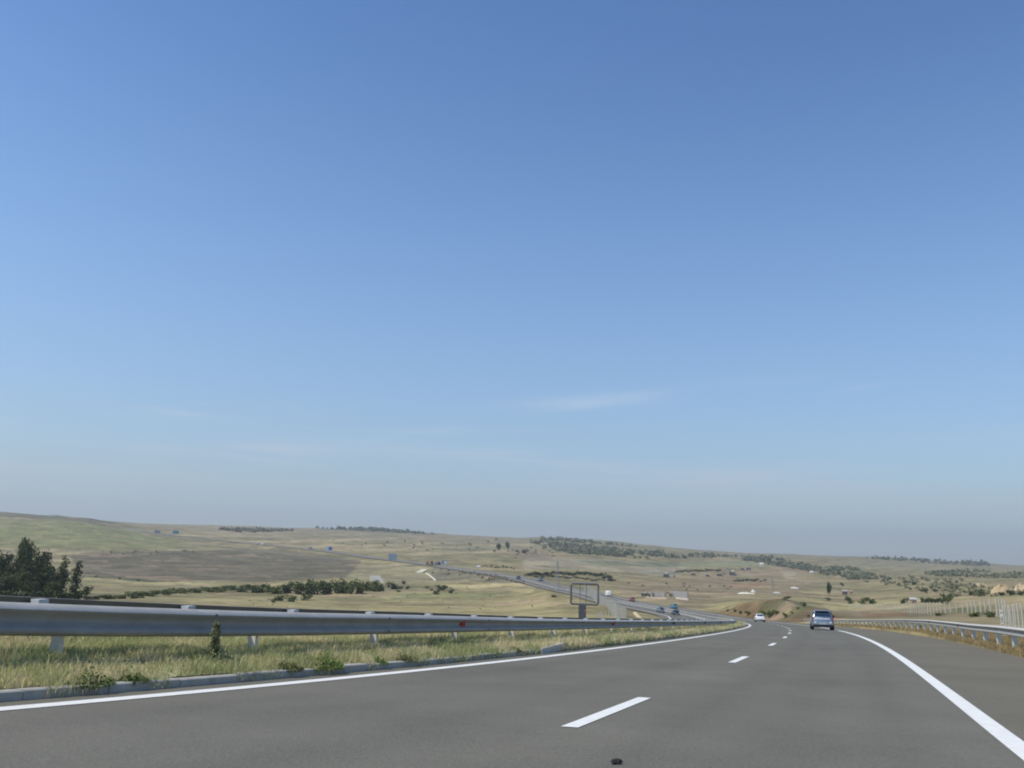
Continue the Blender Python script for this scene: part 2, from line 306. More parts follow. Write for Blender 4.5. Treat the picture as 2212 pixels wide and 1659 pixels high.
dist = np.where(ofs > 0, ofs - (eR + 1.6), (eL - 1.2) - ofs); dist = np.maximum(dist, 0); endd = np.abs(al) > 12; 
Dr = np.interp(sst, [0, 40, 110, 150, 200, 270, 340, 600, 2000], [14, 16, 20, 10, 7, 8, 14, 22, 28]); Dl = np.interp(sst, [0, 100, 300, 600, 2000], [16, 18, 18, 28, 30])
D = np.where(ofs > 0, Dr, Dl); t = np.clip(dist / D, 0, 1); t = t * t * (3 - 2 * t); t = np.where(full > 90, 1, t)
GZ[idx] = zc * (1 - t) + GZ[idx] * t
# field colours --------------------------------------------------------------
q = np.stack([GX, GY, GZ - CAMH], -1) @ WM; wv = np.maximum(-q[:, 2], 1.); ppx = 1106 + q[:, 0] / wv * F2; ppy = 829.5 - q[:, 1] / wv * F2
rn = fbm(GX, GY, 30, 21); rn2 = fbm(GX, GY, 140, 33); rn3 = fbm(GX, GY, 9, 44, 3)
TAN = np.array([.31, .26, .155]); GRN = np.array([.205, .205, .11]); BRN = np.array([.175, .15, .105]); STRAW = np.array([.40, .335, .20])
C_ = TAN[None] * (1 - rn2[:, None]) + GRN[None] * rn2[:, None]
w1 = np.clip((rn - .52) * 7, 0, 1)[:, None]; C_ = C_ * (1 - w1 * .6) + STRAW * w1 * .6
w1 = np.clip((.42 - rn) * 7, 0, 1)[:, None]; C_ = C_ * (1 - w1 * .5) + BRN * w1 * .5
def inpoly(P):
    ins = np.zeros(len(ppx), bool); jx = ppx + (rn3 - .5) * 6 * np.clip(1, 0, 1); jy = ppy + (rn - .5) * 3; n = len(P); j = n - 1
    for i in range(n):
        xi, yi = P[i]; xj, yj = P[j]
        c = ((yi > jy) != (yj > jy)) & (jx < (xj - xi) * (jy - yi) / ((yj - yi) + 1e-9) + xi); ins ^= c; j = i
    return ins
def paint(P, col, a=1., wmin=0, wmax=9e9):
    global C_
    k = inpoly(P) & (wv > wmin) & (wv < wmax); C_[k] = C_[k] * (1 - a) + np.array(col) * a * (.85 + .3 * rn[k, None])
S1 = (.40, .33, .21)
far = 800
paint([(-500, 1090), (330, 1125), (700, 1132), (1200, 1155), (1250, 1165), (1200, 1180), (900, 1172), (600, 1165), (400, 1150), (250, 1130), (-500, 1100)], (.33, .28, .20), .6, 1200)
paint([(-500, 1060), (0, 1100), (130, 1110), (240, 1124), (270, 1133), (130, 1124), (0, 1116), (-500, 1110)], (.15, .145, .10), .85, 900)
paint([(-500, 1118), (0, 1122), (120, 1122), (200, 1131), (280, 1148), (350, 1163), (430, 1171), (400, 1179), (300, 1185), (150, 1184), (0, 1180), (-500, 1178)], (.235, .245, .115), .9, 600)
paint([(150, 1200), (190, 1193), (480, 1188), (560, 1193), (780, 1212), (775, 1230), (745, 1248), (600, 1256), (330, 1256), (180, 1240)], (.150, .132, .095), .92, 350)
paint([(187, 1242.5), (300, 1251), (401, 1264.5), (401, 1266.5), (300, 1254), (187, 1245)], (.09, .10, .06), .9, 350)
paint([(150, 1246), (330, 1258), (560, 1260), (740, 1252), (760, 1257), (560, 1265), (330, 1263), (150, 1252)], (.40, .36, .2), .7, 350)
paint([(0, 1186), (160, 1187), (330, 1189), (560, 1183), (700, 1196), (560, 1192), (480, 1187), (190, 1194), (0, 1196)], (.33, .30, .2), .6, 500)
for P in ([(470, 1168), (700, 1166), (900, 1160), (760, 1170), (560, 1173)], [(560, 1180), (820, 1176), (1100, 1166), (1130, 1168), (900, 1178), (700, 1184)], [(700, 1188), (1000, 1179), (1250, 1170), (1130, 1182), (800, 1192)],
          [(380, 1157), (520, 1155), (640, 1158), (500, 1161)], [(860, 1196), (1150, 1186), (1160, 1190), (900, 1200)], [(440, 1146), (640, 1150), (500, 1150)]): paint(P, (.44, .37, .25), .75, 600)
for P in ([(500, 1162), (760, 1157), (1000, 1152), (800, 1160)], [(900, 1170), (1150, 1162), (1220, 1166), (1000, 1174)], [(850, 1186), (1100, 1178), (1250, 1180), (1000, 1190)]): paint(P, (.24, .235, .15), .7, 600)
paint([(675, 1141), (760, 1141), (900, 1149), (945, 1155), (900, 1153), (700, 1145)], (.16, .14, .12), .8, 1500)
paint([(775, 1218), (800, 1200), (1000, 1215), (1100, 1240), (1050, 1256), (880, 1262), (780, 1258), (745, 1250)], (.30, .27, .18), .7, 400, 960)
paint([(470, 1180), (600, 1187), (770, 1207), (755, 1214), (640, 1205), (540, 1197)], (.16, .15, .12), .6, 700)
paint([(927, 1232), (945, 1222), (1020, 1232), (1110, 1250), (1150, 1262), (1100, 1263), (990, 1252), (930, 1254)], (.19, .175, .135), .85, 330, 1000)
paint([(500, 1288), (700, 1282), (860, 1275), (1000, 1262), (1250, 1262), (1320, 1300), (1330, 1345), (400, 1345), (300, 1310)], (.36, .315, .175), .55, 100, 480)
paint([(950, 1262), (1110, 1259), (1160, 1268), (1150, 1280), (1000, 1276)], (.47, .40, .235), .8, 250, 700)
paint([(800, 1283), (1060, 1280), (1080, 1290), (850, 1293)], (.21, .23, .10), .55, 150, 500)
paint([(1150, 1262), (1240, 1262), (1260, 1276), (1100, 1272)], (.20, .19, .12), .7, 250, 700)
paint([(1130, 1205), (1300, 1208), (1480, 1218), (1480, 1238), (1350, 1236), (1200, 1228), (1130, 1232)], (.36, .32, .25), .8, 700)
paint([(1100, 1186), (1170, 1186), (1200, 1212), (1120, 1210)], (.26, .21, .16), .7, 700)
paint([(1240, 1210), (1470, 1216), (1465, 1226), (1300, 1222)], (.19, .21, .14), .9, 900)
paint([(1470, 1214), (1640, 1210), (1655, 1222), (1465, 1227)], (.27, .28, .17), .9, 900)
paint([(1340, 1258), (1480, 1250), (1700, 1246), (1780, 1262), (1700, 1290), (1600, 1284), (1500, 1320), (1420, 1300), (1340, 1282)], (.29, .235, .165), .75, 300)
paint([(1470, 1236), (1620, 1228), (1760, 1222), (1760, 1242), (1650, 1244), (1500, 1250)], (.33, .25, .18), .6, 500)
paint([(1355, 1228), (1480, 1236), (1470, 1244), (1400, 1243)], (.34, .32, .26), .7, 500)
paint([(1560, 1266), (1640, 1258), (1680, 1262), (1600, 1272)], (.30, .19, .12), .6, 300)
paint([(1515, 1328), (1545, 1308), (1590, 1290), (1720, 1288), (1765, 1303), (1880, 1318), (1880, 1345), (1530, 1345)], (.20, .142, .085), .9, 180, 300)
paint([(1640, 1300), (1700, 1296), (1760, 1310), (1700, 1335), (1640, 1330)], (.15, .145, .075), .8, 180, 300)
paint([(1760, 1296), (2300, 1286), (2400, 1316), (2000, 1322), (1800, 1322)], (.40, .355, .20), .8, 140, 460)
paint([(1780, 1318), (2400, 1308), (2400, 1350), (1850, 1345)], (.225, .19, .125), .75, 70, 330)
paint([(1860, 1325), (1960, 1322), (1960, 1331), (1870, 1333)], (.21, .12, .08), .6, 70, 330)
paint([(2060, 1310), (2160, 1303), (2165, 1320), (2060, 1324)], (.16, .18, .07), .7, 70, 330)
paint([(1800, 1213), (2400, 1226), (2400, 1236), (2000, 1232), (1850, 1226)], (.30, .28, .19), .6, 900)
paint([(1690, 1238), (1712, 1232), (1722, 1240), (1706, 1248), (1760, 1256), (1740, 1256), (1694, 1248)], (.42, .38, .28), .8, 500)
paint([(1560, 1243), (1700, 1234), (1704, 1237), (1620, 1245)], (.40, .34, .25), .6, 500)
vr = np.zeros(len(GX)); k = (ofs > eR - .3) & (ofs < eR + 5) & (sst < 140); vr[idx[k]] = 1; C_[vr > 0] = np.array([.31, .255, .145]) * (.75 + .5 * rn3[vr > 0, None])
rn4 = fbm(GX, GY, 22, 61, 4); C_ = C_ * np.array([.80, .785, .68]); C_ = C_ * (.80 + .40 * rn3[:, None]) * (.82 + .36 * np.clip((rn4 - .35) / .3, 0, 1)[:, None])
k = fbm(GX, GY, 16, 71, 4) > .66; C_[k] = C_[k] * .6 + np.array([.12, .125, .07]) * .4
k = fbm(GX, GY, 34, 81, 4) > .67; C_[k] = C_[k] * .6 + np.array([.38, .27, .18]) * .4
na, nr = len(az), len(rad); i, j = np.meshgrid(np.arange(na - 1), np.arange(nr - 1), indexing='ij'); b = i * nr + j
FT = np.stack([b, b + 1, b + nr + 1, b + nr], -1).reshape(-1, 4)[:, ::-1]
mt = mat('dry_field', (.3, .26, .16), .95, noise=.42, nscale=.22, vcol=True, spec=.15, det=9, bump=.35, bscale=1.2)
terr = link(fastmesh('terrain', np.stack([GX, GY, GZ], -1), FT, cols=C_, smooth=True, material=mt), 'terrain'); tag(terr, kind='structure')
BT = BVHTree.FromPolygons([tuple(v) for v in np.stack([GX, GY, GZ], -1).tolist()], FT.tolist())
def gz(x, y):
    h = BT.ray_cast(Vector((x, y, 400)), Vector((0, 0, -1))); return h[0].z if h[0] else -10
def hit(px, py, wmin=30):
    d = Vector(raydir(px, py)); o = Vector(CAM) + d * wmin; h = BT.ray_cast(o, d.normalized())
    if h[0] is None: return None
    return h[0], (h[0] - Vector(CAM)).dot(Vector(WM.T @ np.array([0, 0, 1.]) * 0 + WM @ np.array([0, 0, -1.])))
def spot(px, w): # a point on the ground in that direction at that distance
    c = p3(px, hor(px), w); return Vector((c[0], c[1], gz(c[0], c[1])))
def spoty(px, py, wmin=30, wdef=400):
    h = hit(px, py, wmin)
    if h is None: p = spot(px, wdef); return p, wdef
    return h[0], h[1]

# ------------------------------------------------------------------ roads
asph = mat('asphalt', (.132, .129, .118), .9, noise=.15, nscale=.35, vcol=True, spec=.35, det=12, bump=.25, bscale=70)
nt2 = asph.node_tree; bsdf = nt2.nodes['Principled BSDF']
_g = nt2.nodes.new('ShaderNodeNewGeometry'); _n = nt2.nodes.new('ShaderNodeTexNoise'); _n.inputs['Scale'].default_value = 45; _n.inputs['Detail'].default_value = 3
nt2.links.new(_g.outputs['Position'], _n.inputs['Vector']); _m = nt2.nodes.new('ShaderNodeMapRange'); _m.inputs[1].default_value = .3; _m.inputs[2].default_value = .7; _m.inputs[3].default_value = .78; _m.inputs[4].default_value = 1.22
nt2.links.new(_n.outputs[0], _m.inputs[0]); _v = nt2.nodes.new('ShaderNodeVectorMath'); _v.operation = 'SCALE'; _src = bsdf.inputs['Base Color'].links[0].from_socket
nt2.links.new(_src, _v.inputs[0]); nt2.links.new(_m.outputs[0], _v.inputs['Scale']); nt2.links.new(_v.outputs[0], bsdf.inputs['Base Color'])
paintm = mat('road_paint', (.74, .74, .70), .65, noise=.10, nscale=9, det=9)
conc = mat('kerb_concrete', (.40, .385, .335), .9, noise=.2, nscale=3)
sroad = np.concatenate([np.arange(-28, 0, 4.), np.arange(0, 60, 1.), np.arange(60, 300, 3.), np.arange(300, SMAX - 5, 9.)])
def bandroad(name, left, lane0, mid, lane1, right, shl=False):
    A, B = (lambda s: 1), (lambda s: 0)
    fr = []                                                       # (offset function, tone)
    mixf = lambda p, q, t: (lambda s, p=p, q=q, t=t: p(s) * (1 - t) + q(s) * t)
    fr.append((left, (.95, .93, .88)))
    for p, q in ((lane0, mid), (mid, lane1)):
        for t_, c_ in ((0., 1.03), (.13, 1.0), (.24, .91), (.36, .99), (.5, .955), (.64, .99), (.76, .91), (.87, 1.0), (1., 1.03)): fr.append((mixf(p, q, t_), (c_, c_ * .995, c_ * .985)))
    fr += [(mixf(lane1, right, .06), (1.0, .965, .90)), (mixf(lane1, right, .3), (1.04, .99, .90)), (mixf(lane1, right, .8), (1.06, 1.0, .90)), (mixf(lane1, right, .95), (1.12, 1.03, .88)), (right, (1.22, 1.1, .9))]
    if name != 'road': fr = sorted(fr, key=lambda q: float(q[0](np.array([20.]))[0]))
    o = strip(name, sroad, [f for f, _ in fr], [0] * len(fr), asph); k = len(fr); me = o.data; a = me.color_attributes.new('Col', 'FLOAT_COLOR', 'POINT'); base = np.array([.139, .1335, .108])
    c = np.ones((len(sroad), k, 4), dtype=np.float32); c[:, :, :3] = (np.array([q for _, q in fr]) * base)[None]; a.data.foreach_set('color', c.ravel()); return o
ZERO = lambda s: 0. * np.asarray(s)
road = bandroad('road', lambda s: Lo(s) - .6, Lo, ZERO, Ro, Ae); tag(road, kind='structure')
oroad = bandroad('opposite_road', lambda s: Oi(s) + .55, Oi, lambda s: (Oi(s) + Oo(s)) / 2, Oo, Oa); tag(oroad, kind='structure')
H1 = .006
def edge(off, wd, s0=-25, s1=SMAX - 6, parent=road, hh=H1):
    s = sroad[(sroad >= s0) & (sroad <= s1)]; wf = (lambda s: wd(s)) if callable(wd) else (lambda s: wd + 0 * s)
    h = lambda s: hh + np.interp(s, [0, 150, 600, 1500], [0, .01, .05, .1])
    return strip('edge_line', s, [lambda s: off(s) - wf(s) / 2, lambda s: off(s) + wf(s) / 2], [h, h], paintm, parent)
edge(Lo, lambda s: np.interp(s, [0, 10, 30, 80, 300, 800], [.33, .27, .22, .2, .25, .35])); edge(Ro, lambda s: np.interp(s, [0, 20, 60, 300, 800], [.19, .2, .24, .34, .4]))
edge(Oi, lambda s: np.interp(s, [0, 200, 300, 800], [.2, .42, .45, .45]), parent=oroad); edge(Oo, lambda s: np.interp(s, [0, 200, 800], [.2, .32, .35]), parent=oroad)
for k in range(0, 48):
    s0 = 7.91 + 11.97 * k
    if s0 > 560: break
    ss = np.linspace(s0, s0 + 3.1, 5); wd = .08 if k < 4 else .09
    strip('lane_dash', ss, [-wd, wd], [H1 + (.01 if s0 > 150 else 0)] * 2, paintm, road)
    if 150 < s0 < 420: strip('lane_dash', ss, [lambda s: Oi(s) - 3.8 - .09, lambda s: Oi(s) - 3.8 + .09], [H1 + .01] * 2, paintm, oroad)
# kerb: separate concrete blocks of one metre, weathered joints
kb = MB(); s = 4.0
while s < 150:
    L = 1.0 - .012; ki = random.uniform(-.006, .006); lean = random.uniform(-.01, .01)
    a = [at(s, Lo(s) - .6 + ki, -.05)[0], at(s, Lo(s) - .6 + ki, .090 + lean)[0], at(s, Lo(s) - .62 + ki, .105 + lean)[0], at(s, Lo(s) - .78, .105 + lean)[0], at(s, Lo(s) - .78, -.05)[0]]
    e = s + L; c = [at(e, Lo(e) - .6 + ki, -.05)[0], at(e, Lo(e) - .6 + ki, .090 + lean)[0], at(e, Lo(e) - .62 + ki, .105 + lean)[0], at(e, Lo(e) - .78, .105 + lean)[0], at(e, Lo(e) - .78, -.05)[0]]
    n = len(kb.v); kb.v += [tuple(q) for q in a + c]
    for i in range(4): kb.f.append((n + i, n + i + 1, n + 5 + i + 1, n + 5 + i))
    kb.f += [(n + 4, n + 3, n + 2, n + 1, n), (n + 5, n + 6, n + 7, n + 8, n + 9)]
    s += 1.0
ko = kb.build('kerb', conc); tag(ko, kind='structure')
soil = mat('verge_soil', (.40, .37, .21), .95, noise=.35, nscale=2.2, spec=.1)
med = strip('median_strip', np.concatenate([np.arange(-20, 60, 1.), np.arange(60, 184, 3.)]),
            [lambda s: Lo(s) - .78, lambda s: Lo(s) - 1.1, lambda s: Lo(s) - 1.7, lambda s: Lo(s) - 2.6, lambda s: Oi(s) + .9, lambda s: Oi(s) + .5],
            [.11, lambda s: .5 * (.12 + gl(s)), gl, lambda s: gl(s) + .07, lambda s: gl(s) + .04, -.02], soil); tag(med, kind='structure')
med2 = strip('far_median_strip', np.concatenate([np.arange(183, 300, 3.), np.arange(300, SMAX - 6, 9.)]),
            [lambda s: Lo(s) - .78, lambda s: Lo(s) - 1.1, lambda s: Lo(s) - 1.7, lambda s: Lo(s) - 2.6, lambda s: Oi(s) + .9, lambda s: Oi(s) + .5],
            [.11, lambda s: .5 * (.12 + gl(s)), gl, lambda s: gl(s) + .07, lambda s: gl(s) + .04, -.02], mat('median_gravel', (.215, .205, .17), .95, noise=.3, nscale=1.2)); tag(med2, kind='structure')

# ------------------------------------------------------------------ guard rails
galv = mat('galvanised_steel', (.45, .43, .385), .48, vcol=True, spec=.35, metal=.0, noise=.14, nscale=2.5, bump=.05, bscale=9)
galvp = mat('galvanised_post', (.66, .65, .60), .6, metal=.1, noise=.12, nscale=6)
redref = mat('red_reflector', (.45, .02, .03), .3, coat=.5)
darkref = mat('dark_reflector', (.04, .03, .035), .3)
def wprof(h=1.0):   # W beam: (depth towards traffic, height from the middle as a fraction of the beam height)
    P = [(-.035, -.5), (-.005, -.485), (.020, -.46), (.045, -.40), (.045, -.30), (.020, -.20), (-.030, -.07), (-.030, .07), (.020, .20), (.045, .298), (.045, .302), (-.052, .475), (-.058, .5)]
    return P
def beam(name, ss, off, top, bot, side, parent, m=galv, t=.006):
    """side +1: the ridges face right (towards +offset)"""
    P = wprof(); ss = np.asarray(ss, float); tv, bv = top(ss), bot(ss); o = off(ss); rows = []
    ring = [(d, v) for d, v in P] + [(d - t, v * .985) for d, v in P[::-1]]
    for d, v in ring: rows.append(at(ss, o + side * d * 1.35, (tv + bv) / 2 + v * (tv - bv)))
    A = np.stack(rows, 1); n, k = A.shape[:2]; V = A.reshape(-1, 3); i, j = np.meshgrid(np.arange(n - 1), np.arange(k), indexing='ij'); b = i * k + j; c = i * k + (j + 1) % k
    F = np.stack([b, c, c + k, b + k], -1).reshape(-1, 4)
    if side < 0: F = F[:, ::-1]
    kc = np.array([(.50, .48, .435) if v > .3 else (.285, .275, .245) for d, v in P] + [(.285, .275, .245)] * len(P)); cols = np.tile(kc, (n, 1))   # shade on the face and sunlight on the top flange painted into the colours
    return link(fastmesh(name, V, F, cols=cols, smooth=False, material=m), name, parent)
tl = lambda s: np.interp(s, [0, 7.4, 8.65, 10.3, 12.4, 15.5, 18.4, 22.6, 29.3, 42, 66, 94, 130, 400], [1.10, .97, .94, .91, .88, .86, .83, .78, .73, .67, .60, .53, .55, .70])
bl = lambda s: np.interp(s, [0, 7.4, 8.65, 10.3, 12.4, 15.5, 18.4, 22.6, 29.3, 42, 66, 94, 130, 400], [.70, .60, .57, .54, .52, .50, .49, .47, .44, .39, .31, .24, .25, .38])
RLo = lambda s: Lo(s) - 1.6
RBo = lambda s: Lo(s) - 2.12
tb = lambda s: tl(s) + np.interp(s, [0, 7.6, 16, 24, 45, 80], [.085, .075, .055, .05, .05, .03])
bb = lambda s: bl(s) + np.interp(s, [0, 16, 45, 80], [.07, .055, .05, .03])
sr = np.concatenate([np.arange(-4, 60, .8), np.arange(60, 300, 3.), np.arange(300, 700, 8.)])
gr_l = empty('guard_rail', tuple(at(8, RLo(8))[0])); gr_l.location = (0, 0, 0)
tag(gr_l, 'double sided grey steel guard rail on the grassy median left of the road', 'guard rail')
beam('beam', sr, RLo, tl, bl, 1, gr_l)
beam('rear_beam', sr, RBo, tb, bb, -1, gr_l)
def basis(s, rz=None): rz = heading(s) if rz is None else rz; return Matrix.Rotation(rz, 4, 'Z')
def Cpost(w=.10, d=.055, h=1.):
    mb = MB(); t = .008
    mb.box(-w / 2, w / 2, -d, -d + t, 0, h); mb.box(-w / 2, -w / 2 + t, -d + t, 0, 0, h); mb.box(w / 2 - t, w / 2, -d + t, 0, 0, h)
    mb.box(-w / 2 + t, -w / 2 + .03, -t, 0, 0, h); mb.box(w / 2 - .03, w / 2 - t, -t, 0, 0, h); return mb
post_me = Cpost(.135, .07).mesh('post', galvp)
k = -1
while True:
    s = 8.3 + 3.33 * k; k += 1
    if s > 300: break
    if s < 2: continue
    o = link(post_me, 'post', gr_l); b = at(s, RLo(s) - .20, 0)[0]; z0 = b[2] + float(gl(s)) - .12; z1 = b[2] + float(tl(s)) - .05
    o.matrix_world = Matrix.Translation((b[0], b[1], z0)) @ basis(s) @ Matrix.Diagonal((1, 1, z1 - z0, 1))
sp_me = MB().box(-.07, .07, -.075, .075, -.16, 0, taper=(.96, .96)).mesh('spacer', mat('spacer_steel', (.55, .57, .57), .6, metal=.1, noise=.1, nscale=8))
k = -1
while True:
    s = 8.1 + 2.30 * k; k += 1
    if s > 170: break
    if s < 4: continue
    o = link(sp_me, 'spacer', gr_l); b = at(s, RLo(s) - .36, 0)[0]; z1 = b[2] + float(tb(s)) - .02
    o.matrix_world = Matrix.Translation((b[0], b[1], z1)) @ basis(s)
def reflector(s, off, zmid, m, rz, parent, sc=1.):
    mb = MB().box(-.012, .012, -.05 * sc, .05 * sc, -.065 * sc, .065 * sc).box(-.02, .0, -.06 * sc, .06 * sc, -.075 * sc, .075 * sc)
    o = mb.build('reflector', m, parent); b = at(s, off, zmid)[0]; o.matrix_world = Matrix.Translation(tuple(b)) @ Matrix.Rotation(rz, 4, 'Z')
for s, m_, a_ in ((18.2, redref, -.6), (31.1, redref, -.6), (44.1, darkref, -.6), (57.8, darkref, -.6), (71, darkref, -.6)):
    reflector(s, float(RLo(s)) + .02, float(tl(s) + bl(s)) / 2 + .03, m_, heading(s) + a_, gr_l, 1.0)
# splice joints with bolt heads on the near beam
boltm = mat('bolt_head', (.10, .11, .12), .6, metal=.4)
for s in np.arange(6.0, 60, 4.5):
    mid = float(tl(s) + bl(s)) / 2; hgt = float(tl(s) - bl(s))
    for v in (-.34, .30):
        b = at(s, float(RLo(s)) + .064, mid + v * hgt)[0]
        MB().box(-.008, .008, -.016, .016, -.016, .016, M=Matrix.Translation(tuple(b)) @ basis(s)).build('bolt', boltm, gr_l)
# right hand rail
RRo = lambda s: Ae(s) + .6
tr = lambda s: np.interp(s, [0, 32.7, 38, 46, 63, 73, 86, 104, 126, 180, 240], [.76, .77, .81, .84, .98, 1.0, .97, .91, .86, .72, .72])
br = lambda s: np.interp(s, [0, 32.7, 38, 46, 63, 73, 86, 104, 126, 180, 240], [.44, .46, .51, .54, .70, .75, .73, .69, .64, .50, .50])
srr = np.concatenate([np.arange(2, 120, 1.), np.arange(120, 175, 3.)])
gr_r = empty('guard_rail', (0, 0, 0)); tag(gr_r, 'single sided steel guard rail along the outer shoulder right of the silver car', 'guard rail')
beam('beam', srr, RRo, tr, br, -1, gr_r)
for k in range(-9, 40):
    s = 35.7 + 3.42 * k
    if s > 172 or s < 4: continue
    o = link(post_me, 'post', gr_r); b = at(s, float(RRo(s)) + .12, 0)[0]; z0 = b[2] + float(gr(s)) - .15; z1 = b[2] + float(tr(s)) - .04
    o.matrix_world = Matrix.Translation((b[0], b[1], z0)) @ basis(s, heading(s) + .25) @ Matrix.Diagonal((1.15, 1.1, z1 - z0, 1))
for s in (50, 62.8, 76, 89, 101): reflector(s, float(RRo(s)) - .03, float(tr(s) + br(s)) / 2, darkref, heading(s), gr_r, 1.1)

# ------------------------------------------------------------------ grass
def blades(name, P, H, W, colr, lean=.5, m=None, seg=2):
    """P (n,3) roots; every blade a bent tapering strip"""
    n = len(P); a = rng.uniform(0, 2 * PI, n); ln = rng.uniform(.1, 1, n) * lean * H; dx, dy = np.cos(a), np.sin(a); b = rng.uniform(0, 2 * PI, n); wx, wy = np.cos(b) * W / 2, np.sin(b) * W / 2
    lv = [(0, 1.), (.55, .75)] if seg == 2 else [(0, 1.)]
    V = []
    for f, wd in lv:
        c = P + np.stack([dx * ln * f * f, dy * ln * f * f, H * f], -1); e = np.stack([wx * wd, wy * wd, 0 * wx], -1); V += [c - e, c + e]
    tip = P + np.stack([dx * ln, dy * ln, H * rng.uniform(.85, 1, n)], -1); e = np.stack([wx, wy, 0 * wx], -1) * .12; V += [tip - e, tip + e]
    k = len(V); V = np.stack(V, 1).reshape(-1, 3); base = np.arange(n)[:, None] * k; F = np.concatenate([base + np.array([q, q + 1, q + 3, q + 2]) for q in range(0, k - 2, 2)])
    return fastmesh(name, V, F, cols=np.repeat(colr, k, axis=0), material=m)
grassm = mat('grass_blade', (.2, .2, .1), .75, vcol=True, spec=.25); grassm.node_tree.nodes['Principled BSDF'].inputs['Subsurface Weight'].default_value = 0
gb = grassm.node_tree.nodes['Principled BSDF']; _t = grassm.node_tree; _tr = _t.nodes.new('ShaderNodeBsdfTranslucent'); _mx = _t.nodes.new('ShaderNodeMixShader'); _mx.inputs[0].default_value = .42
_t.links.new(gb.inputs['Base Color'].links[0].from_socket, _tr.inputs[0]); _t.links.new(gb.outputs[0], _mx.inputs[1]); _t.links.new(_tr.outputs[0], _mx.inputs[2]); _t.links.new(_mx.outputs[0], _t.nodes['Material Output'].inputs['Surface'])
G1 = np.array([.45, .48, .22]); G2 = np.array([.37, .42, .19]); ST = np.array([.72, .64, .40]); RD = np.array([.45, .34, .22])
def grasscol(x, y, dry=.45):
    n = len(x); f = fbm(x, y, 1.6, 77, 3) + rng.normal(0, .13, n); c = np.where((f < .5)[:, None], G1, G2); k = (fbm(x, y, .9, 99, 3) + rng.normal(0, .16, n)) > (1 - dry); c = np.where(k[:, None], ST, c)
    k = rng.random(n) < .06; c = np.where(k[:, None], RD, c); return c * rng.uniform(.75, 1.25, n)[:, None]
Ps, Hs, Ws, Cs = [], [], [], []
def sow(s0, s1, n, o0, o1, hf, h, wd, dry, tall=.1):
    s = rng.uniform(s0, s1, n); f = rng.random(n); o = o0(s) * (1 - f) + o1(s) * f; P = at(s, o, hf(s, f)); cl = fbm(P[:, 0], P[:, 1], .7, 5, 3)
    keep = rng.random(n) < np.clip(.6 + (cl - .3) * 2., .55, 1); P, s = P[keep], s[keep]; n = len(P); cl = cl[keep]
    H = h * (.62 + .75 * cl) * rng.uniform(.5, 1.35, n); H = np.where(rng.random(n) < tall, H * 1.7, H); Ps.append(P); Hs.append(H); Ws.append(wd * rng.uniform(.6, 1.4, n)); Cs.append(grasscol(P[:, 0], P[:, 1], dry))
def hmed(s, f): # height across the median
    g = gl(s); a = [0, .114, .304, .59, 1.]; v = [.10 + 0 * g, .5 * (.12 + g) - .005, g - .005, g + .065, g + .06]
    r_ = v[0].copy() if hasattr(v[0], 'copy') else v[0]
    for i in range(4): r_ = np.where(f >= a[i], v[i] + (v[i + 1] - v[i]) * (f - a[i]) / (a[i + 1] - a[i]), r_)
    return r_
A0 = lambda s: Lo(s) - .74; A1 = lambda s: Lo(s) - 3.9
sow(4, 16, 95000, A0, A1, hmed, .105, .009, .5, .04); sow(16, 34, 75000, A0, A1, hmed, .11, .013, .5, .05); sow(34, 75, 44000, A0, A1, hmed, .13, .022, .5, .05); sow(75, 170, 24000, A0, A1, hmed, .15, .045, .55, .05)
E0 = lambda s: Lo(s) - 3.0; E1 = lambda s: Lo(s) - 4.0; sow(4, 45, 30000, E0, E1, lambda s, f: gl(s) + .04, .22, .018, .5, .1)
K0 = lambda s: Lo(s) - .56; K1 = lambda s: Lo(s) - .80; hk = lambda s, f: np.interp(f, [0, .25, 1], [-.01, .10, .11])
sow(15, 34, 5000, K0, K1, hk, .08, .012, .45); sow(20, 70, 12000, K0, K1, hk, .12, .02, .5); sow(60, 170, 6000, K0, K1, hk, .14, .04, .5)
for _q in range(16): _s = 5 + 1.0 * _q ** 1.15; sow(_s, _s + random.uniform(.2, .9), random.randint(160, 420), K0, K1, hk, random.uniform(.05, .11), .009, .35)
ga = blades('median_grass', np.concatenate(Ps), np.concatenate(Hs), np.concatenate(Ws), np.concatenate(Cs), .8, grassm); go = link(ga, 'median_grass'); tag(go, 'rough green and straw coloured grass on the median under the guard rail', 'grass', kind='stuff')
Ps, Hs, Ws, Cs = [], [], [], []
B0 = lambda s: Ae(s) - .08; B1 = lambda s: Ae(s) + 3.5
sow(20, 50, 26000, B0, B1, lambda s, f: gr(s) - .02, .15, .02, .93); sow(50, 140, 26000, B0, B1, lambda s, f: gr(s) - .02, .17, .04, .9)
Cb = np.concatenate(Cs) * np.array([.58, .50, .40]); gb_ = blades('verge_grass', np.concatenate(Ps), np.concatenate(Hs), np.concatenate(Ws), Cb, .8, grassm); go = link(gb_, 'verge_grass'); tag(go, 'dry straw coloured grass along the right shoulder', 'grass', kind='stuff')

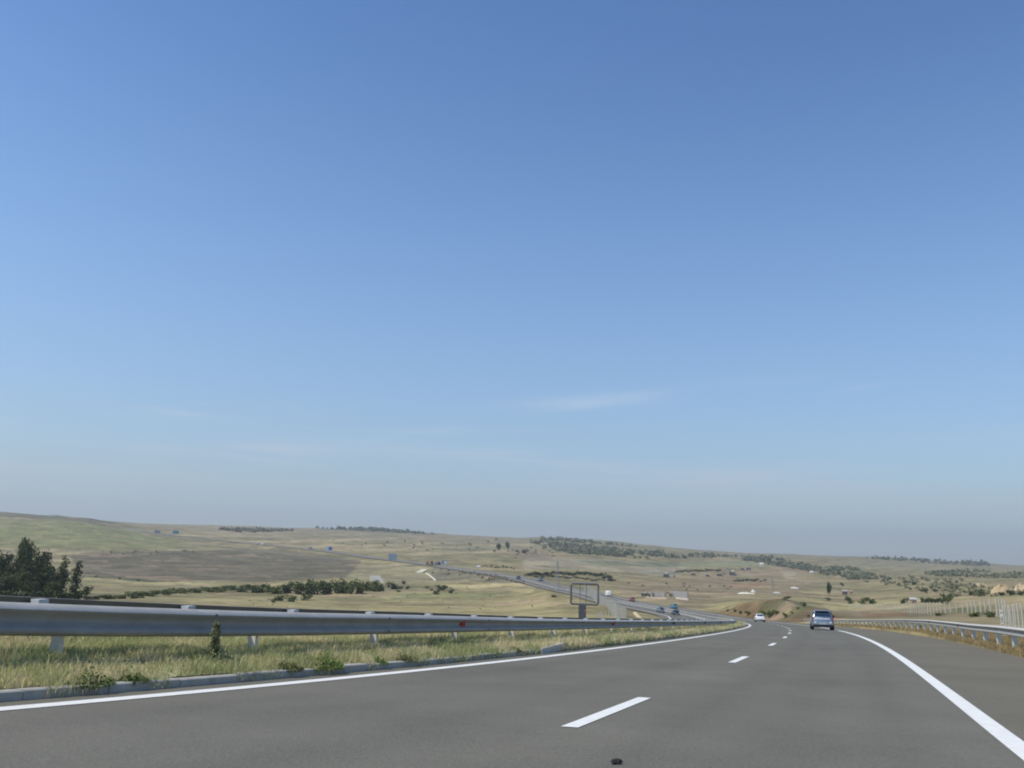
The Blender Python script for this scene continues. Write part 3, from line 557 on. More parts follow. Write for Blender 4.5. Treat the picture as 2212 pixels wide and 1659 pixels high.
# ------------------------------------------------------------------ leafy weeds by the kerb
leafm = mat('weed_leaf', (.09, .13, .035), .7, noise=.4, nscale=14, vcol=False, spec=.3)
def weed(name, s, off, zb, size, n, col, shape='clump', label=None, cat='weed', group=None, leaf=.05):
    b = at(s, off, zb)[0]; V = []; F = []
    for i in range(n):
        if shape == 'clump':
            a = random.uniform(0, 2 * PI); r = size * math.sqrt(random.random()); z = abs(random.gauss(0, .5)) * size * .55 * (1.15 - r / size); x, y = r * math.cos(a), r * math.sin(a) * .8
        else:                                        # tall bushy spire
            t = random.random(); z = t * size; r = (.24 + .09 * math.sin(t * 19)) * size * (1 - t) ** .5 * (.45 + 1.0 * (t < .3)) * math.sqrt(random.random()) + .01; a = random.uniform(0, 2 * PI); x, y = r * math.cos(a), r * math.sin(a)
        c = Vector((x, y, z)); d1 = Vector((random.gauss(0, 1), random.gauss(0, 1), random.gauss(0, .5))).normalized() * leaf * random.uniform(.5, 1.3); d2 = d1.cross(Vector((random.gauss(0, 1), random.gauss(0, 1), random.gauss(0, 1)))).normalized() * leaf * .35
        k = len(V); V += [tuple(c), tuple(c + d1 * .5 + d2), tuple(c + d1), tuple(c + d1 * .5 - d2)]; F.append((k, k + 1, k + 2, k + 3))
    col = tuple(q * 1.35 for q in col); m_ = mat('weed_%02d_%02d_%02d' % tuple(int(q * 99) for q in col), col, .75, noise=.35, nscale=20, spec=.25)
    root = empty(name, tuple(b), random.uniform(0, 6)); fo = link(fastmesh('foliage', np.array(V), np.array(F), material=m_), 'foliage', root)
    st = MB()
    for q in range(5 if shape == 'clump' else 1):
        a = random.uniform(0, 6.28); r_ = size * (.5 if shape == 'clump' else .04); st.tube([(0, 0, -.04), (r_ * .4 * math.cos(a), r_ * .4 * math.sin(a), size * .3), (r_ * math.cos(a), r_ * math.sin(a), size * (.45 if shape == 'clump' else .95))], [.008, .006, .003], 5)
    st.build('stem', m_, root); tag(root, label, cat, group); return root
weed('tall_weed', 10.2, float(Lo(10.2)) - 1.25, .22, .52, 1700, (.22, .23, .12), 'spire', 'tall bushy weed spire standing in front of the guard rail, left of the second post', 'weed', leaf=.045)
for i, (px_, col, sz, n, lab) in enumerate([
    (262, (.075, .105, .03), .30, 420, 'dark green weed clump spilling over the kerb at the far left of the median'),
    (390, (.08, .11, .03), .22, 300, 'small dark weed sprouting from the kerb joint below the tall weed spire'),
    (860, (.10, .11, .04), .26, 420, 'brown green weed clump hanging down over a broken kerb joint'),
    (975, (.11, .15, .035), .40, 800, 'largest fresh green weed clump covering the kerb in mid median'),
    (1130, (.10, .14, .04), .22, 300, 'green weed tuft on the kerb just right of the largest clump'),
    (1215, (.13, .14, .06), .28, 360, 'olive weed tuft on the kerb below the red reflector'),
    (1540, (.07, .08, .035), .22, 240, 'dark weed beside the pale concrete slab at the kerb')]):
    ss_ = np.linspace(5, 60, 600); pp = at(ss_, Lo(ss_) - .72, .1); q_ = (pp - CAM) @ WM; xx = 1536 + q_[:, 0] / -q_[:, 2] * FS; s_ = ss_[np.argmin(abs(xx - px_))]
    weed('weed_clump', s_, float(Lo(s_)) - .74, .09, sz, int(n * 1.8), col, 'clump', lab, 'weed', 'weeds growing over the kerb', leaf=.036)
for s_, lab in ((17.8, 'olive bushy weed under the guard rail by the post left of the red reflector'), (27.2, 'small grey green weed under the guard rail behind the concrete slab')):
    weed('weed_clump', s_, float(Lo(s_)) - 2.3, float(gl(s_)), .26, 340, (.11, .12, .05), 'clump', lab, 'weed', leaf=.045)
# pale concrete slab let into the kerb
ss_ = np.linspace(10, 40, 600); pp = at(ss_, Lo(ss_) - .68, .1); q_ = (pp - CAM) @ WM; xx = 1536 + q_[:, 0] / -q_[:, 2] * FS; s_ = ss_[np.argmin(abs(xx - 1650))]
sb = MB(); M_ = Matrix.Translation(tuple(at(s_, float(Lo(s_)) - .66, 0)[0])) @ basis(s_); sb.box(-.22, .1, -.95, .95, 0, .16, M=M_, taper=(.9, .97))
tag(sb.build('concrete_slab', mat('pale_concrete', (.50, .48, .43), .85, noise=.12, nscale=4)), 'pale worn concrete slab set at the road edge in front of the median grass', 'slab')
# rag of dark rubber lying in the lane
def on_road(px, py):
    d = raydir(px, py); c = at(np.arange(2, 260, .25), 0.); n = nrm; t = ((c[0] - CAM) @ n) / (d @ n)
    for _ in range(40):
        P = CAM + d * t; i = int(np.argmin((c[:, 0] - P[0]) ** 2 + (c[:, 1] - P[1]) ** 2)); t2 = ((c[i] - CAM) @ n) / (d @ n); t = .6 * t + .4 * t2
    s = 2 + i * .25; L = np.array([np.interp(s, SQ, LQ[:, k]) for k in range(3)]); return s, float((P - c[i]) @ L), P, t
s_, o_, P_, _ = on_road(1342, 1645)
rg = MB()
for i in range(9):
    a = random.uniform(0, 6.28); r = random.uniform(.0, .035); q = Matrix.Translation(tuple(at(s_ + r * math.cos(a), o_ + r * math.sin(a), .008)[0])) @ Matrix.Rotation(a, 4, 'Z') @ Matrix.Rotation(random.uniform(-.5, .5), 4, 'X')
    rg.box(-.022, .022, -.009, .009, 0, .024, M=q, taper=(.5, .3))
tag(rg.build('rubber_scrap', mat('black_rubber', (.02, .02, .02), .8)), 'small dark scrap of rubber lying on the lane near the bottom edge', 'debris')

# ------------------------------------------------------------------ cars
glassm = mat('car_glass', (.015, .03, .05), .08, spec=.9, coat=.4); tyrem = mat('tyre_rubber', (.012, .012, .013), .85); rimm = mat('wheel_rim', (.35, .36, .37), .35, metal=.8)
redl = mat('tail_light', (.22, .02, .035), .25, coat=.6); whl = mat('head_light', (.85, .88, .85), .12, spec=.8, coat=.6); platem = mat('number_plate', (.75, .76, .72), .5); blackp = mat('black_plastic', (.02, .021, .023), .6)
def loft(name, rings, m, parent, smooth=True):
    k = len(rings[0]); V = [q for r in rings for q in r]; F = []
    for i in range(len(rings) - 1):
        for j in range(k - 1): F.append((i * k + j, i * k + j + 1, (i + 1) * k + j + 1, (i + 1) * k + j))
    F.append(tuple(range(k))[::-1]); F.append(tuple((len(rings) - 1) * k + j for j in range(k)))
    me = bpy.data.meshes.new(name); me.from_pydata(V, [], F); me.materials.append(m); me.polygons.foreach_set('use_smooth', np.ones(len(F), dtype=bool)); me.update()
    return link(me, name, parent)
def ring(y, zb, zs, hw, hwb):    # lower body section, left sill over the top to the right sill
    return [(-hwb, y, zb), (-hw, y, zb + (zs - zb) * .35), (-hw, y, zb + (zs - zb) * .7), (-hw * .93, y, zs - .02), (-hw * .6, y, zs + .02), (0, y, zs + .03), (hw * .6, y, zs + .02), (hw * .93, y, zs - .02), (hw, y, zb + (zs - zb) * .7), (hw, y, zb + (zs - zb) * .35), (hwb, y, zb)]
def cring(y, z0, z1, a, b):
    return [(-a, y, z0), (-(a * .45 + b * .55), y, z0 + (z1 - z0) * .55), (-b, y, z1 - .05), (-b * .8, y, z1), (0, y, z1 + .02), (b * .8, y, z1), (b, y, z1 - .05), (a * .45 + b * .55, y, z0 + (z1 - z0) * .55), (a, y, z0)]
def car(name, kind, colour, scale, s=None, off=None, P=None, rz=0., label='', cat='car', group=None, metal=.6):
    """y+ is the front of the car, origin on the ground"""
    pm = mat('car_paint_%s' % name + '%02d%02d%02d' % tuple(int(c * 99) for c in colour), colour, .32, metal=metal, coat=.6)
    r = bpy.data.objects.new(name, None); scene.collection.objects.link(r)
    W = .85; L = 3.9 if kind == 'hatch' else 4.4; y0, y1 = -L / 2, L / 2; van = kind == 'van'
    H = {'hatch': 1.50, 'sedan': 1.42, 'van': 2.3}[kind]; zs = .93 if not van else 1.15
    if van: L = 5.4; y0, y1 = -2.7, 2.7; W = .98
    rear = .0 if kind != 'sedan' else .05
    rings = [ring(y0, .42, zs - .12, W * .80, W * .74), ring(y0 + .07, .30, zs - .05, W * .95, W * .88), ring(y0 + .35, .24, zs, W, W * .93), ring(y0 + 1.2, .2, zs + .02, W, W * .94), ring(0, .2, zs, W, W * .94), ring(y1 - 1.3, .2, zs - .02, W, W * .94), ring(y1 - .5, .24, zs - .16, W * .97, W * .9), ring(y1 - .12, .3, zs - .26, W * .88, W * .8), ring(y1, .36, zs - .36, W * .74, W * .66)]
    loft('body', rings, pm, r)
    cb = {'hatch': (y0 + .12, y0 + .42, y0 + .75, .55, 1.25), 'sedan': (y0 + .75, y0 + 1.2, y0 + 1.45, .6, 1.35), 'van': (y0 + .04, y0 + .1, y0 + .4, 1.7, 2.35)}[kind]
    a = W * .93; t = W * .70 if not van else W * .88
    loft('cabin', [cring(cb[0], zs - .03, zs + .06, a * .93, a * .9), cring(cb[1], zs - .03, H - .07, a * .97, t * .96), cring(cb[2], zs - .03, H, a, t), cring(cb[3] - .45, zs - .03, H, a, t), cring(cb[3], zs - .03, H - .05, a, t * .97), cring(cb[4], zs - .04, zs + .03, a * .97, a * .86)], pm, r)
    # glazing, a few millimetres proud of the cabin
    def quad(nm, pts, m_): MB().poly(pts).build(nm, m_, r)
    def slab(nm, pts, nv, m_, th=.012):
        n = Vector(nv).normalized() * th; q = MB(); A = [tuple(Vector(p_) + n * .2) for p_ in pts]; B = [tuple(Vector(p_) + n) for p_ in pts]; q.poly(B); k = len(pts)
        for i in range(k): q.poly([A[i], A[(i + 1) % k], B[(i + 1) % k], B[i]])
        return q.build(nm, m_, r)
    z1, z2 = zs + .07, H - .10
    ya = lambda z: cb[0] + (cb[1] - cb[0]) * (z - zs - .06) / (H - .07 - zs - .06)
    xa = lambda z: a * .93 + (t * .96 - a * .93) * (z - zs) / (H - zs)
    if not van: slab('rear_window', [(-xa(z1) * .86, ya(z1) - .01, z1), (xa(z1) * .86, ya(z1) - .01, z1), (xa(z2) * .84, ya(z2) - .01, z2), (-xa(z2) * .84, ya(z2) - .01, z2)], (0, -1, .7), glassm)
    yf = lambda z: cb[3] + (cb[4] - cb[3]) * (H - .05 - z) / (H - .05 - zs - .03)
    slab('windscreen', [(xa(z1) * .86, yf(z1) + .01, z1), (-xa(z1) * .86, yf(z1) + .01, z1), (-xa(z2) * .84, yf(z2) + .01, z2), (xa(z2) * .84, yf(z2) + .01, z2)], (0, 1, .8), glassm)
    for sx in (-1, 1):
        xs = lambda z: sx * ((a + (t - a) * ((z - zs) / (H - zs)) ** 1.3) + .004)
        ylo, yhi = (cb[1] - .02, cb[3] + .35) if not van else (1.0, 1.8)
        zq = z2 + .01
        w1 = [(xs(z1), ylo, z1), (xs(z1), yhi, z1), (xs(zq), cb[3] - .05 if not van else 1.55, zq), (xs(zq), ylo + .12, zq)]
        slab('side_window', w1 if sx > 0 else w1[::-1], (sx, 0, .3), glassm)
        # wheels
        for yy in (y0 + .72, y1 - .78):
            R = .31 if not van else .34; wb = MB(); prof = [(-.10, R * .62), (-.10, R * .93), (-.07, R), (.07, R), (.10, R * .93), (.10, R * .62)]
            nseg = 20; base = 0; V = []; F = []
            for q in range(nseg):
                an = 2 * PI * q / nseg
                for px_, rr2 in prof: V.append((sx * (W - .10) + px_, yy + rr2 * math.cos(an), R + rr2 * math.sin(an)))
            for q in range(nseg):
                for j_ in range(5): F.append((q * 6 + j_, q * 6 + j_ + 1, ((q + 1) % nseg) * 6 + j_ + 1, ((q + 1) % nseg) * 6 + j_))
            wb.v, wb.f = V, F; wo = wb.build('wheel', tyrem, r, True)
            rm = MB(); rm.tube([(sx * (W - .18), yy, R), (sx * (W - .025), yy, R)], [R * .64, R * .60], 16); rm.build('rim', rimm, wo)
        mo = MB(); mo.box(sx * (W - .02) if sx > 0 else -W - .20, sx * (W + .20) if sx > 0 else -W + .02, cb[3] + .02, cb[3] + .14, zs + .02, zs + .19, taper=(.85, .7)); mo.build('mirror', blackp, r)
        tz = (zs - .28, zs + .02) if kind == 'hatch' else (zs - .26, zs - .08)
        tlb = MB(); tlb.box(sx * W * .76, sx * W * .945, y0 + .0, y0 + .2, tz[0], tz[1], taper=(.9, .8)); tlb.build('tail_light', redl, r)
        hb = MB(); hb.box(sx * W * .50, sx * W * .80, y1 - .2, y1 - .035, zs - .38, zs - .24, taper=(1, .8)); hb.build('head_light', whl, r)
    bp = MB(); bp.box(-W * .84, W * .84, y0 - .10, y0 + .2, .40, .60, taper=(.99, .9)); bp.build('bumper', pm, r)
    bq = MB(); bq.box(-W * .80, W * .80, y0 - .06, y0 + .3, .20, .395, taper=(1.04, 1)); bq.build('lower_bumper', blackp, r)
    fb = MB(); fb.box(-W * .66, W * .66, y1 - .2, y1 + .06, .22, .44, taper=(1.02, 1)); fb.build('front_bumper', blackp if kind == 'van' else pm, r)
    gf = MB(); gf.box(-W * .40, W * .40, y1 - .1, y1 + .012, .47, .56); gf.build('grille', blackp, r)
    for yy in (y0 - .115, y1 + .075):
        pl = MB(); pl.box(-.26, .26, yy - .008, yy + .008, .42 if yy < 0 else .28, .53 if yy < 0 else .39); pl.build('number_plate', platem, r)
    if kind == 'hatch':
        sm = MB(); sm.box(-t * .8, t * .8, cb[1] - .20, cb[1] + .02, H - .065, H - .035, taper=(.96, .8)); sm.build('spoiler', pm, r)
        wi = MB(); wi.tube([(.05, ya(z1) - .03, z1), (.12, ya(z1 + .03) - .04, z1 + .03), (-.28, ya(z1 + .08) - .035, z1 + .08)], .008, 5); wi.build('wiper', blackp, r)
        gp = MB()
        for i_, cx in enumerate((-.21, -.15, -.09, -.02, .04, .10, .17, .22)): gp.box(cx - .018, cx + .018, y0 - .1265, y0 - .1235, .44, .51)
        gp.build('plate_lettering', blackp, r)
        for sx in (-1, 1): MB().box(sx * W * .58, sx * W * .74, y0 - .112, y0 - .03, .52, .60, taper=(.9, .9)).build('bumper_highlight', whl, r)  # pale blocks standing in for bright reflections on the bumper corners
        MB().box(-W * .62, W * .62, y0 - .03, y0 + .05, .80, .86, taper=(.98, .7)).build('boot_highlight', mat('highlight_silver', (.85, .87, .88), .25, metal=.3), r)  # added bright ledge that paints the highlight along the boot
    if s is not None:
        Pw = at(s, off, .0)[0] + np.array([0, 0, .012]); t3 = np.array([np.interp(s, SQ, TQ[:, i]) for i in range(3)]); L3 = np.array([np.interp(s, SQ, LQ[:, i]) for i in range(3)]); n3 = np.cross(L3, t3)
        Mr = Matrix(((L3[0], t3[0], n3[0]), (L3[1], t3[1], n3[1]), (L3[2], t3[2], n3[2]))).to_4x4() @ Matrix.Rotation(rz, 4, 'Z')
    else: Pw = P; Mr = Matrix.Rotation(rz, 4, 'Z')
    r.matrix_world = Matrix.Translation(Vector([float(q) for q in Pw])) @ Mr @ Matrix.Diagonal((scale, scale, scale, 1))
    tag(r, label, cat, group); return r
def road_s_for_px(px, off, lo=100, hi=1900):
    ss = np.arange(lo, hi, 1.); P = at(ss, off(ss) if callable(off) else off); q = (P - CAM) @ WM; x = 1106 + q[:, 0] / -q[:, 2] * F2; i = int(np.argmin(abs(x - px))); return ss[i], -q[i, 2], P[i]
s_, o_, P_, w_ = on_road(1778, 1361); sc_ = 47.5 / F2 * w_ / 1.72
print('silver', s_, o_, w_, sc_)
car('silver_car', 'hatch', (.27, .315, .36), sc_, s_ + 1.6 * sc_, o_, label='silver hatchback driving away in the right lane, nearest car ahead')
s_, o_, P_, w_ = on_road(1643, 1343.5); sc_ = 20.5 / F2 * w_ / 1.72
print('white', s_, o_, w_, sc_)
car('white_car', 'sedan', (.78, .79, .76), sc_, s_ + 1.8 * sc_, o_, metal=.1, label='white saloon car driving away in the bend, beyond the silver car')
def farcar(name, px, off, kind, col, label, rev=False, sc=1.12, metal=.5, rng_=(150, 1900), cat='car'):
    s, w, P = road_s_for_px(px, off, *rng_); print(name, px, round(s), round(w))
    car(name, kind, col, sc, s, float(off(s)) if callable(off) else off, rz=PI if rev else 0, label=label, metal=metal, cat=cat)
farcar('blue_car', 1455, 1.9, 'hatch', (.10, .35, .42), 'light blue car driving away on the far stretch, above the two oncoming cars', rng_=(285, 500))
farcar('red_car', 1365, 1.9, 'hatch', (.40, .035, .035), 'red car driving away just behind the white van', metal=.2, rng_=(285, 600), sc=1.25)
farcar('white_van', 1313, 1.9, 'van', (.82, .82, .80), 'white van driving away ahead of the red car', metal=0., rng_=(285, 700), sc=1.15, cat='van')
farcar('oncoming_car', 1427, lambda s: Oi(s) - 4.6, 'hatch', (.16, .18, .2), 'dark grey oncoming car with bright headlights, left of the black one', rev=True, rng_=(200, 420))
farcar('black_car', 1459, lambda s: Oi(s) - 3.6, 'sedan', (.02, .03, .035), 'black oncoming car partly hidden behind the guard rail', rev=True, rng_=(200, 420))
farcar('distant_car', 1120, lambda s: Oi(s) - 1.8, 'hatch', (.05, .07, .08), 'tiny dark car coming down the distant stretch, left of the lattice pylon', rev=True, rng_=(500, 900), sc=1.5)
farcar('distant_car', 1167, 1.9, 'hatch', (.18, .25, .3), 'tiny blue grey car on the upper side of the distant stretch', rng_=(500, 900), sc=1.6)
farcar('distant_car', 615 + 55, 1.9, 'sedan', (.12, .2, .32), 'tiny blue car on the road just right of the small white board', rng_=(1100, 2300), sc=2.)
farcar('distant_car', 567, -6.5, 'sedan', (.8, .8, .78), 'tiny white car on the hill road left of the small white board', rng_=(1100, 2300), metal=0, sc=2.)
farcar('distant_car', 555, 1.9, 'sedan', (.5, .52, .5), 'tiny pale car leading up the hill road, left of the tiny white one', rng_=(1100, 2300), metal=0, sc=1.6)
# yellow lorry and its neighbour far off
def lorry(name, px, off, col, colb, label, L=9., rev=False, rng_=(800, 1300), sc=1.):
    s, w, P = road_s_for_px(px, off, *rng_); r = bpy.data.objects.new(name, None); scene.collection.objects.link(r)
    cm = mat('lorry_cab_' + name + str(px), col, .5); bm_ = mat('lorry_bed_' + name + str(px), colb, .7)
    MB().box(-1.2, 1.2, L / 2 - 2.1, L / 2, .8, 2.9, taper=(.95, .85)).build('cab', cm, r)
    MB().box(-1.1, 1.1, L / 2 - .3, L / 2 + .01, 1.8, 2.6).build('windscreen', glassm, r)
    MB().box(-1.22, 1.22, -L / 2, L / 2 - 2.3, 1.1, 2.7, taper=(1.04, 1.02)).build('tipper_body', bm_, r)
    MB().box(-.9, .9, -L / 2, L / 2, .6, 1.05).build('chassis', blackp, r)
    for yy in (-L / 2 + .9, -L / 2 + 2.2, L / 2 - 1.2):
        for sx in (-1, 1): MB().tube([(sx * .9, yy, .5), (sx * 1.2, yy, .5)], .5, 12).build('wheel', tyrem, r)
    Pw = at(s, off, .0)[0]; r.matrix_world = Matrix.Translation(tuple(Pw)) @ Matrix.Rotation(heading(s) + (PI if rev else 0), 4, 'Z') @ Matrix.Diagonal((sc, sc, sc, 1)); tag(r, label, 'lorry'); return r
lorry('tipper_lorry', 928, -11.5, (.55, .32, .04), (.12, .11, .10), 'distant lorry with an orange cab on the far road left of a blue board', 10, True, sc=1.5)
lorry('flatbed_lorry', 945, 1.9, (.10, .10, .18), (.16, .15, .22), 'distant dark blue lorry just right of the orange one', 8, sc=1.3)

# ------------------------------------------------------------------ vegetation
def leafcloud(n, lobes, leaf, seed, zmin=0.):
    r = np.random.default_rng(seed); L = np.array(lobes); pick = r.choice(len(L), n, p=L[:, 3] ** 2 / (L[:, 3] ** 2).sum()); d = r.normal(size=(n, 3)); d /= np.linalg.norm(d, axis=1)[:, None]
    rad_ = r.random(n) ** .4; c = L[pick, :3] + d * (rad_ * L[pick, 3])[:, None] * np.array([1, 1, .85]); c[:, 2] = np.maximum(c[:, 2], zmin)
    a = r.normal(size=(n, 3)); a[:, 2] *= .6; a /= np.linalg.norm(a, axis=1)[:, None]; b = np.cross(a, r.normal(size=(n, 3))); b /= np.linalg.norm(b, axis=1)[:, None]
    s1 = (leaf * r.uniform(.5, 1.3, n))[:, None]; s2 = s1 * .75; V = np.stack([c - a * s1, c - b * s2, c + a * s1, c + b * s2], 1).reshape(-1, 3); F = np.arange(4 * n).reshape(-1, 4); return V, F
def crownmat(name, col): return mat(name, col, .8, noise=.35, nscale=.6, spec=.15, det=3)
DK = (.055, .075, .030); OL = (.125, .145, .050); GY = (.105, .115, .066); MID = (.090, .115, .042)
mD, mO, mG, mM = crownmat('dark_foliage', DK), crownmat('olive_foliage', OL), crownmat('grey_foliage', GY), crownmat('green_foliage', MID)
barkm = mat('bark', (.10, .08, .06), .9, noise=.3, nscale=3)
def lobes_round(seed, n=14, sq=.8):
    r = np.random.default_rng(seed); out_ = []
    for i in range(n):
        a = r.uniform(0, 2 * PI); q = r.uniform(.0, .30); z = r.uniform(.16, .82); w_ = 1 - abs(z - .55) * 1.1; out_.append((q * math.cos(a) * w_ * 1.3, q * math.sin(a) * w_ * 1.3, z * sq + .10, r.uniform(.16, .25)))
    return out_
def lobes_poplar(seed): r = np.random.default_rng(seed); return [(r.uniform(-.03, .03), r.uniform(-.03, .03), z, .10 * (1 - abs(z - .5) * 1.0) + .02) for z in np.linspace(.12, .93, 12)]
def lobes_bush(seed, n=8): r = np.random.default_rng(seed); return [(r.uniform(-.38, .38), r.uniform(-.38, .38), r.uniform(.10, .62), r.uniform(.20, .34)) for _ in range(n)]
def trunkmesh(h=.45, r0=.022, seed=0):
    r = random.Random(seed); mb = MB(); mb.tube([(0, 0, -.03), (.004, .003, h * .5), (-.004, .006, h), (.0, .0, h * 1.6)], [r0, r0 * .8, r0 * .6, r0 * .2], 7)
    for i in range(5):
        a = r.uniform(0, 6.28); z = h * r.uniform(.6, 1.2); q = r.uniform(.14, .26); mb.tube([(0, 0, z), (q * .5 * math.cos(a), q * .5 * math.sin(a), z + .1), (q * math.cos(a), q * math.sin(a), z + .24)], [r0 * .45, r0 * .3, r0 * .1], 5)
    return mb.mesh('trunk', barkm)
TR = [fastmesh('crown', *leafcloud(2600, lobes_round(s, 17), .028, s, .05), material=m_) for s, m_ in ((1, mD), (2, mD), (3, mM))]
PO = [fastmesh('crown', *leafcloud(1100, lobes_poplar(s), .022, s), material=m_) for s, m_ in ((11, mD), (12, mD), (13, mM))]
BU = {k: [fastmesh('foliage', *leafcloud(330, lobes_bush(s), .075, s, .0), material=m_) for s in (21, 22, 23)] for k, m_ in (('D', mD), ('O', mO), ('G', mG), ('M', mM))}
TK = [trunkmesh(seed=i) for i in range(3)]
stm = MB(); [stm.tube([(0, 0, -.05), (.2 * math.cos(a), .2 * math.sin(a), .35)], [.03, .012], 5) for a in (0, 2.1, 4.2)]; stemme = stm.mesh('stem', barkm)
def place_tree(name, p, h, wdt, crown, label, cat='tree', group=None, rz=None, trunk=None):
    r = empty(name, (p[0], p[1], p[2] - .02 * h), random.uniform(0, 6.28) if rz is None else rz); r.scale = (wdt, wdt, h)
    c = link(crown, crown.name.split('.')[0], r); t = link(trunk or random.choice(TK), 'stem' if trunk is stemme else 'trunk', r); tag(r, label, cat, group); return r
def tree_px(px, w, ytop, wpx, kind, label, group=None, cat='tree'):
    p = spot(px, w); top = p3(px, ytop, w)[2]; h = max(top - p[2], 2); wd = wpx / F2 * w
    me = random.choice({'T': TR, 'P': PO}[kind]); f = 1.0 / (.78 if kind == 'T' else .22); return place_tree('poplar_tree' if kind == 'P' else 'broadleaf_tree', p, h * (1.16 if kind == 'T' else 1.04), wd * f, me, label, cat, group)
G_ = 'trees of the grove beyond the rail at the left edge'
tree_px(55, 300, 1154, 40, 'T', 'tallest dark tree of the grove, its top standing over all the others', G_)
tree_px(96, 290, 1178, 46, 'T', 'broad dark grove tree just right of the tallest one', G_)
tree_px(14, 292, 1184, 44, 'T', 'broad dark grove tree left of the tallest one, near the picture edge', G_)
for px_, w_, yt, wp in ((-14, 285, 1190, 50), (40, 272, 1212, 52), (76, 268, 1206, 52), (112, 270, 1216, 44), (4, 262, 1222, 54), (62, 258, 1230, 50), (98, 258, 1232, 48), (130, 266, 1236, 34), (28, 252, 1240, 46), (125, 254, 1252, 34), (-30, 270, 1215, 60), (82, 250, 1250, 40), (8, 248, 1254, 44)):
    tree_px(px_, w_, yt, wp, 'T', 'lower dark green tree in the front of the left grove', G_)
tree_px(144, 266, 1200, 22, 'P', 'narrow dark poplar standing against the right side of the grove')
tree_px(172, 260, 1213, 22, 'P', 'narrow dark poplar standing alone right of the grove')
def bush_px(px, ybase, hpx, wpx, kind, label, group=None, wmin=40, cat='shrub', wdef=600, name='shrub'):
    p, w = spoty(px, ybase, wmin, wdef); h = hpx / F2 * w; wd = wpx / F2 * w
    r = empty(name, (p[0], p[1], p[2] - .06 * h), random.uniform(0, 6.28)); r.scale = (wd * .95, wd * .95, h * 1.12); link(random.choice(BU[kind]), 'foliage', r)
    if hpx >= 8: link(stemme, 'stem', r)
    tag(r, label, cat, group); return r
R_ = random.Random(5)
# long hedge in the valley
H_ = 'shrubs of the long green hedge across the valley field'
top_y = lambda x: np.interp(x, [286, 330, 400, 470, 520, 560, 600, 660, 710, 760, 800, 830], [1279, 1276, 1271, 1267, 1264, 1262, 1260, 1250, 1252, 1249, 1252, 1258]); bot_y = lambda x: np.interp(x, [286, 330, 400, 470, 520, 600, 700, 800, 830], [1290, 1288, 1283, 1280, 1279, 1284, 1286, 1282, 1278])
for px_, yb in ((208, 1247), (258, 1251), (299, 1255)): bush_px(px_, yb, 5, 6, 'D', 'tiny shrub beside the dark ditch line in the valley left of the hedge', 'tiny shrubs along the ditch line', 300)
x = 290
while x < 828:
    hgt = float(bot_y(x) - top_y(x)); bush_px(x, float(bot_y(x)) - R_.uniform(0, 5), hgt * R_.uniform(.8, 1.15), R_.uniform(24, 36), R_.choice('OOMM'), 'olive green shrub in the long hedge row across the valley field', H_, 200, name='hedge_shrub'); x += R_.uniform(9, 14)
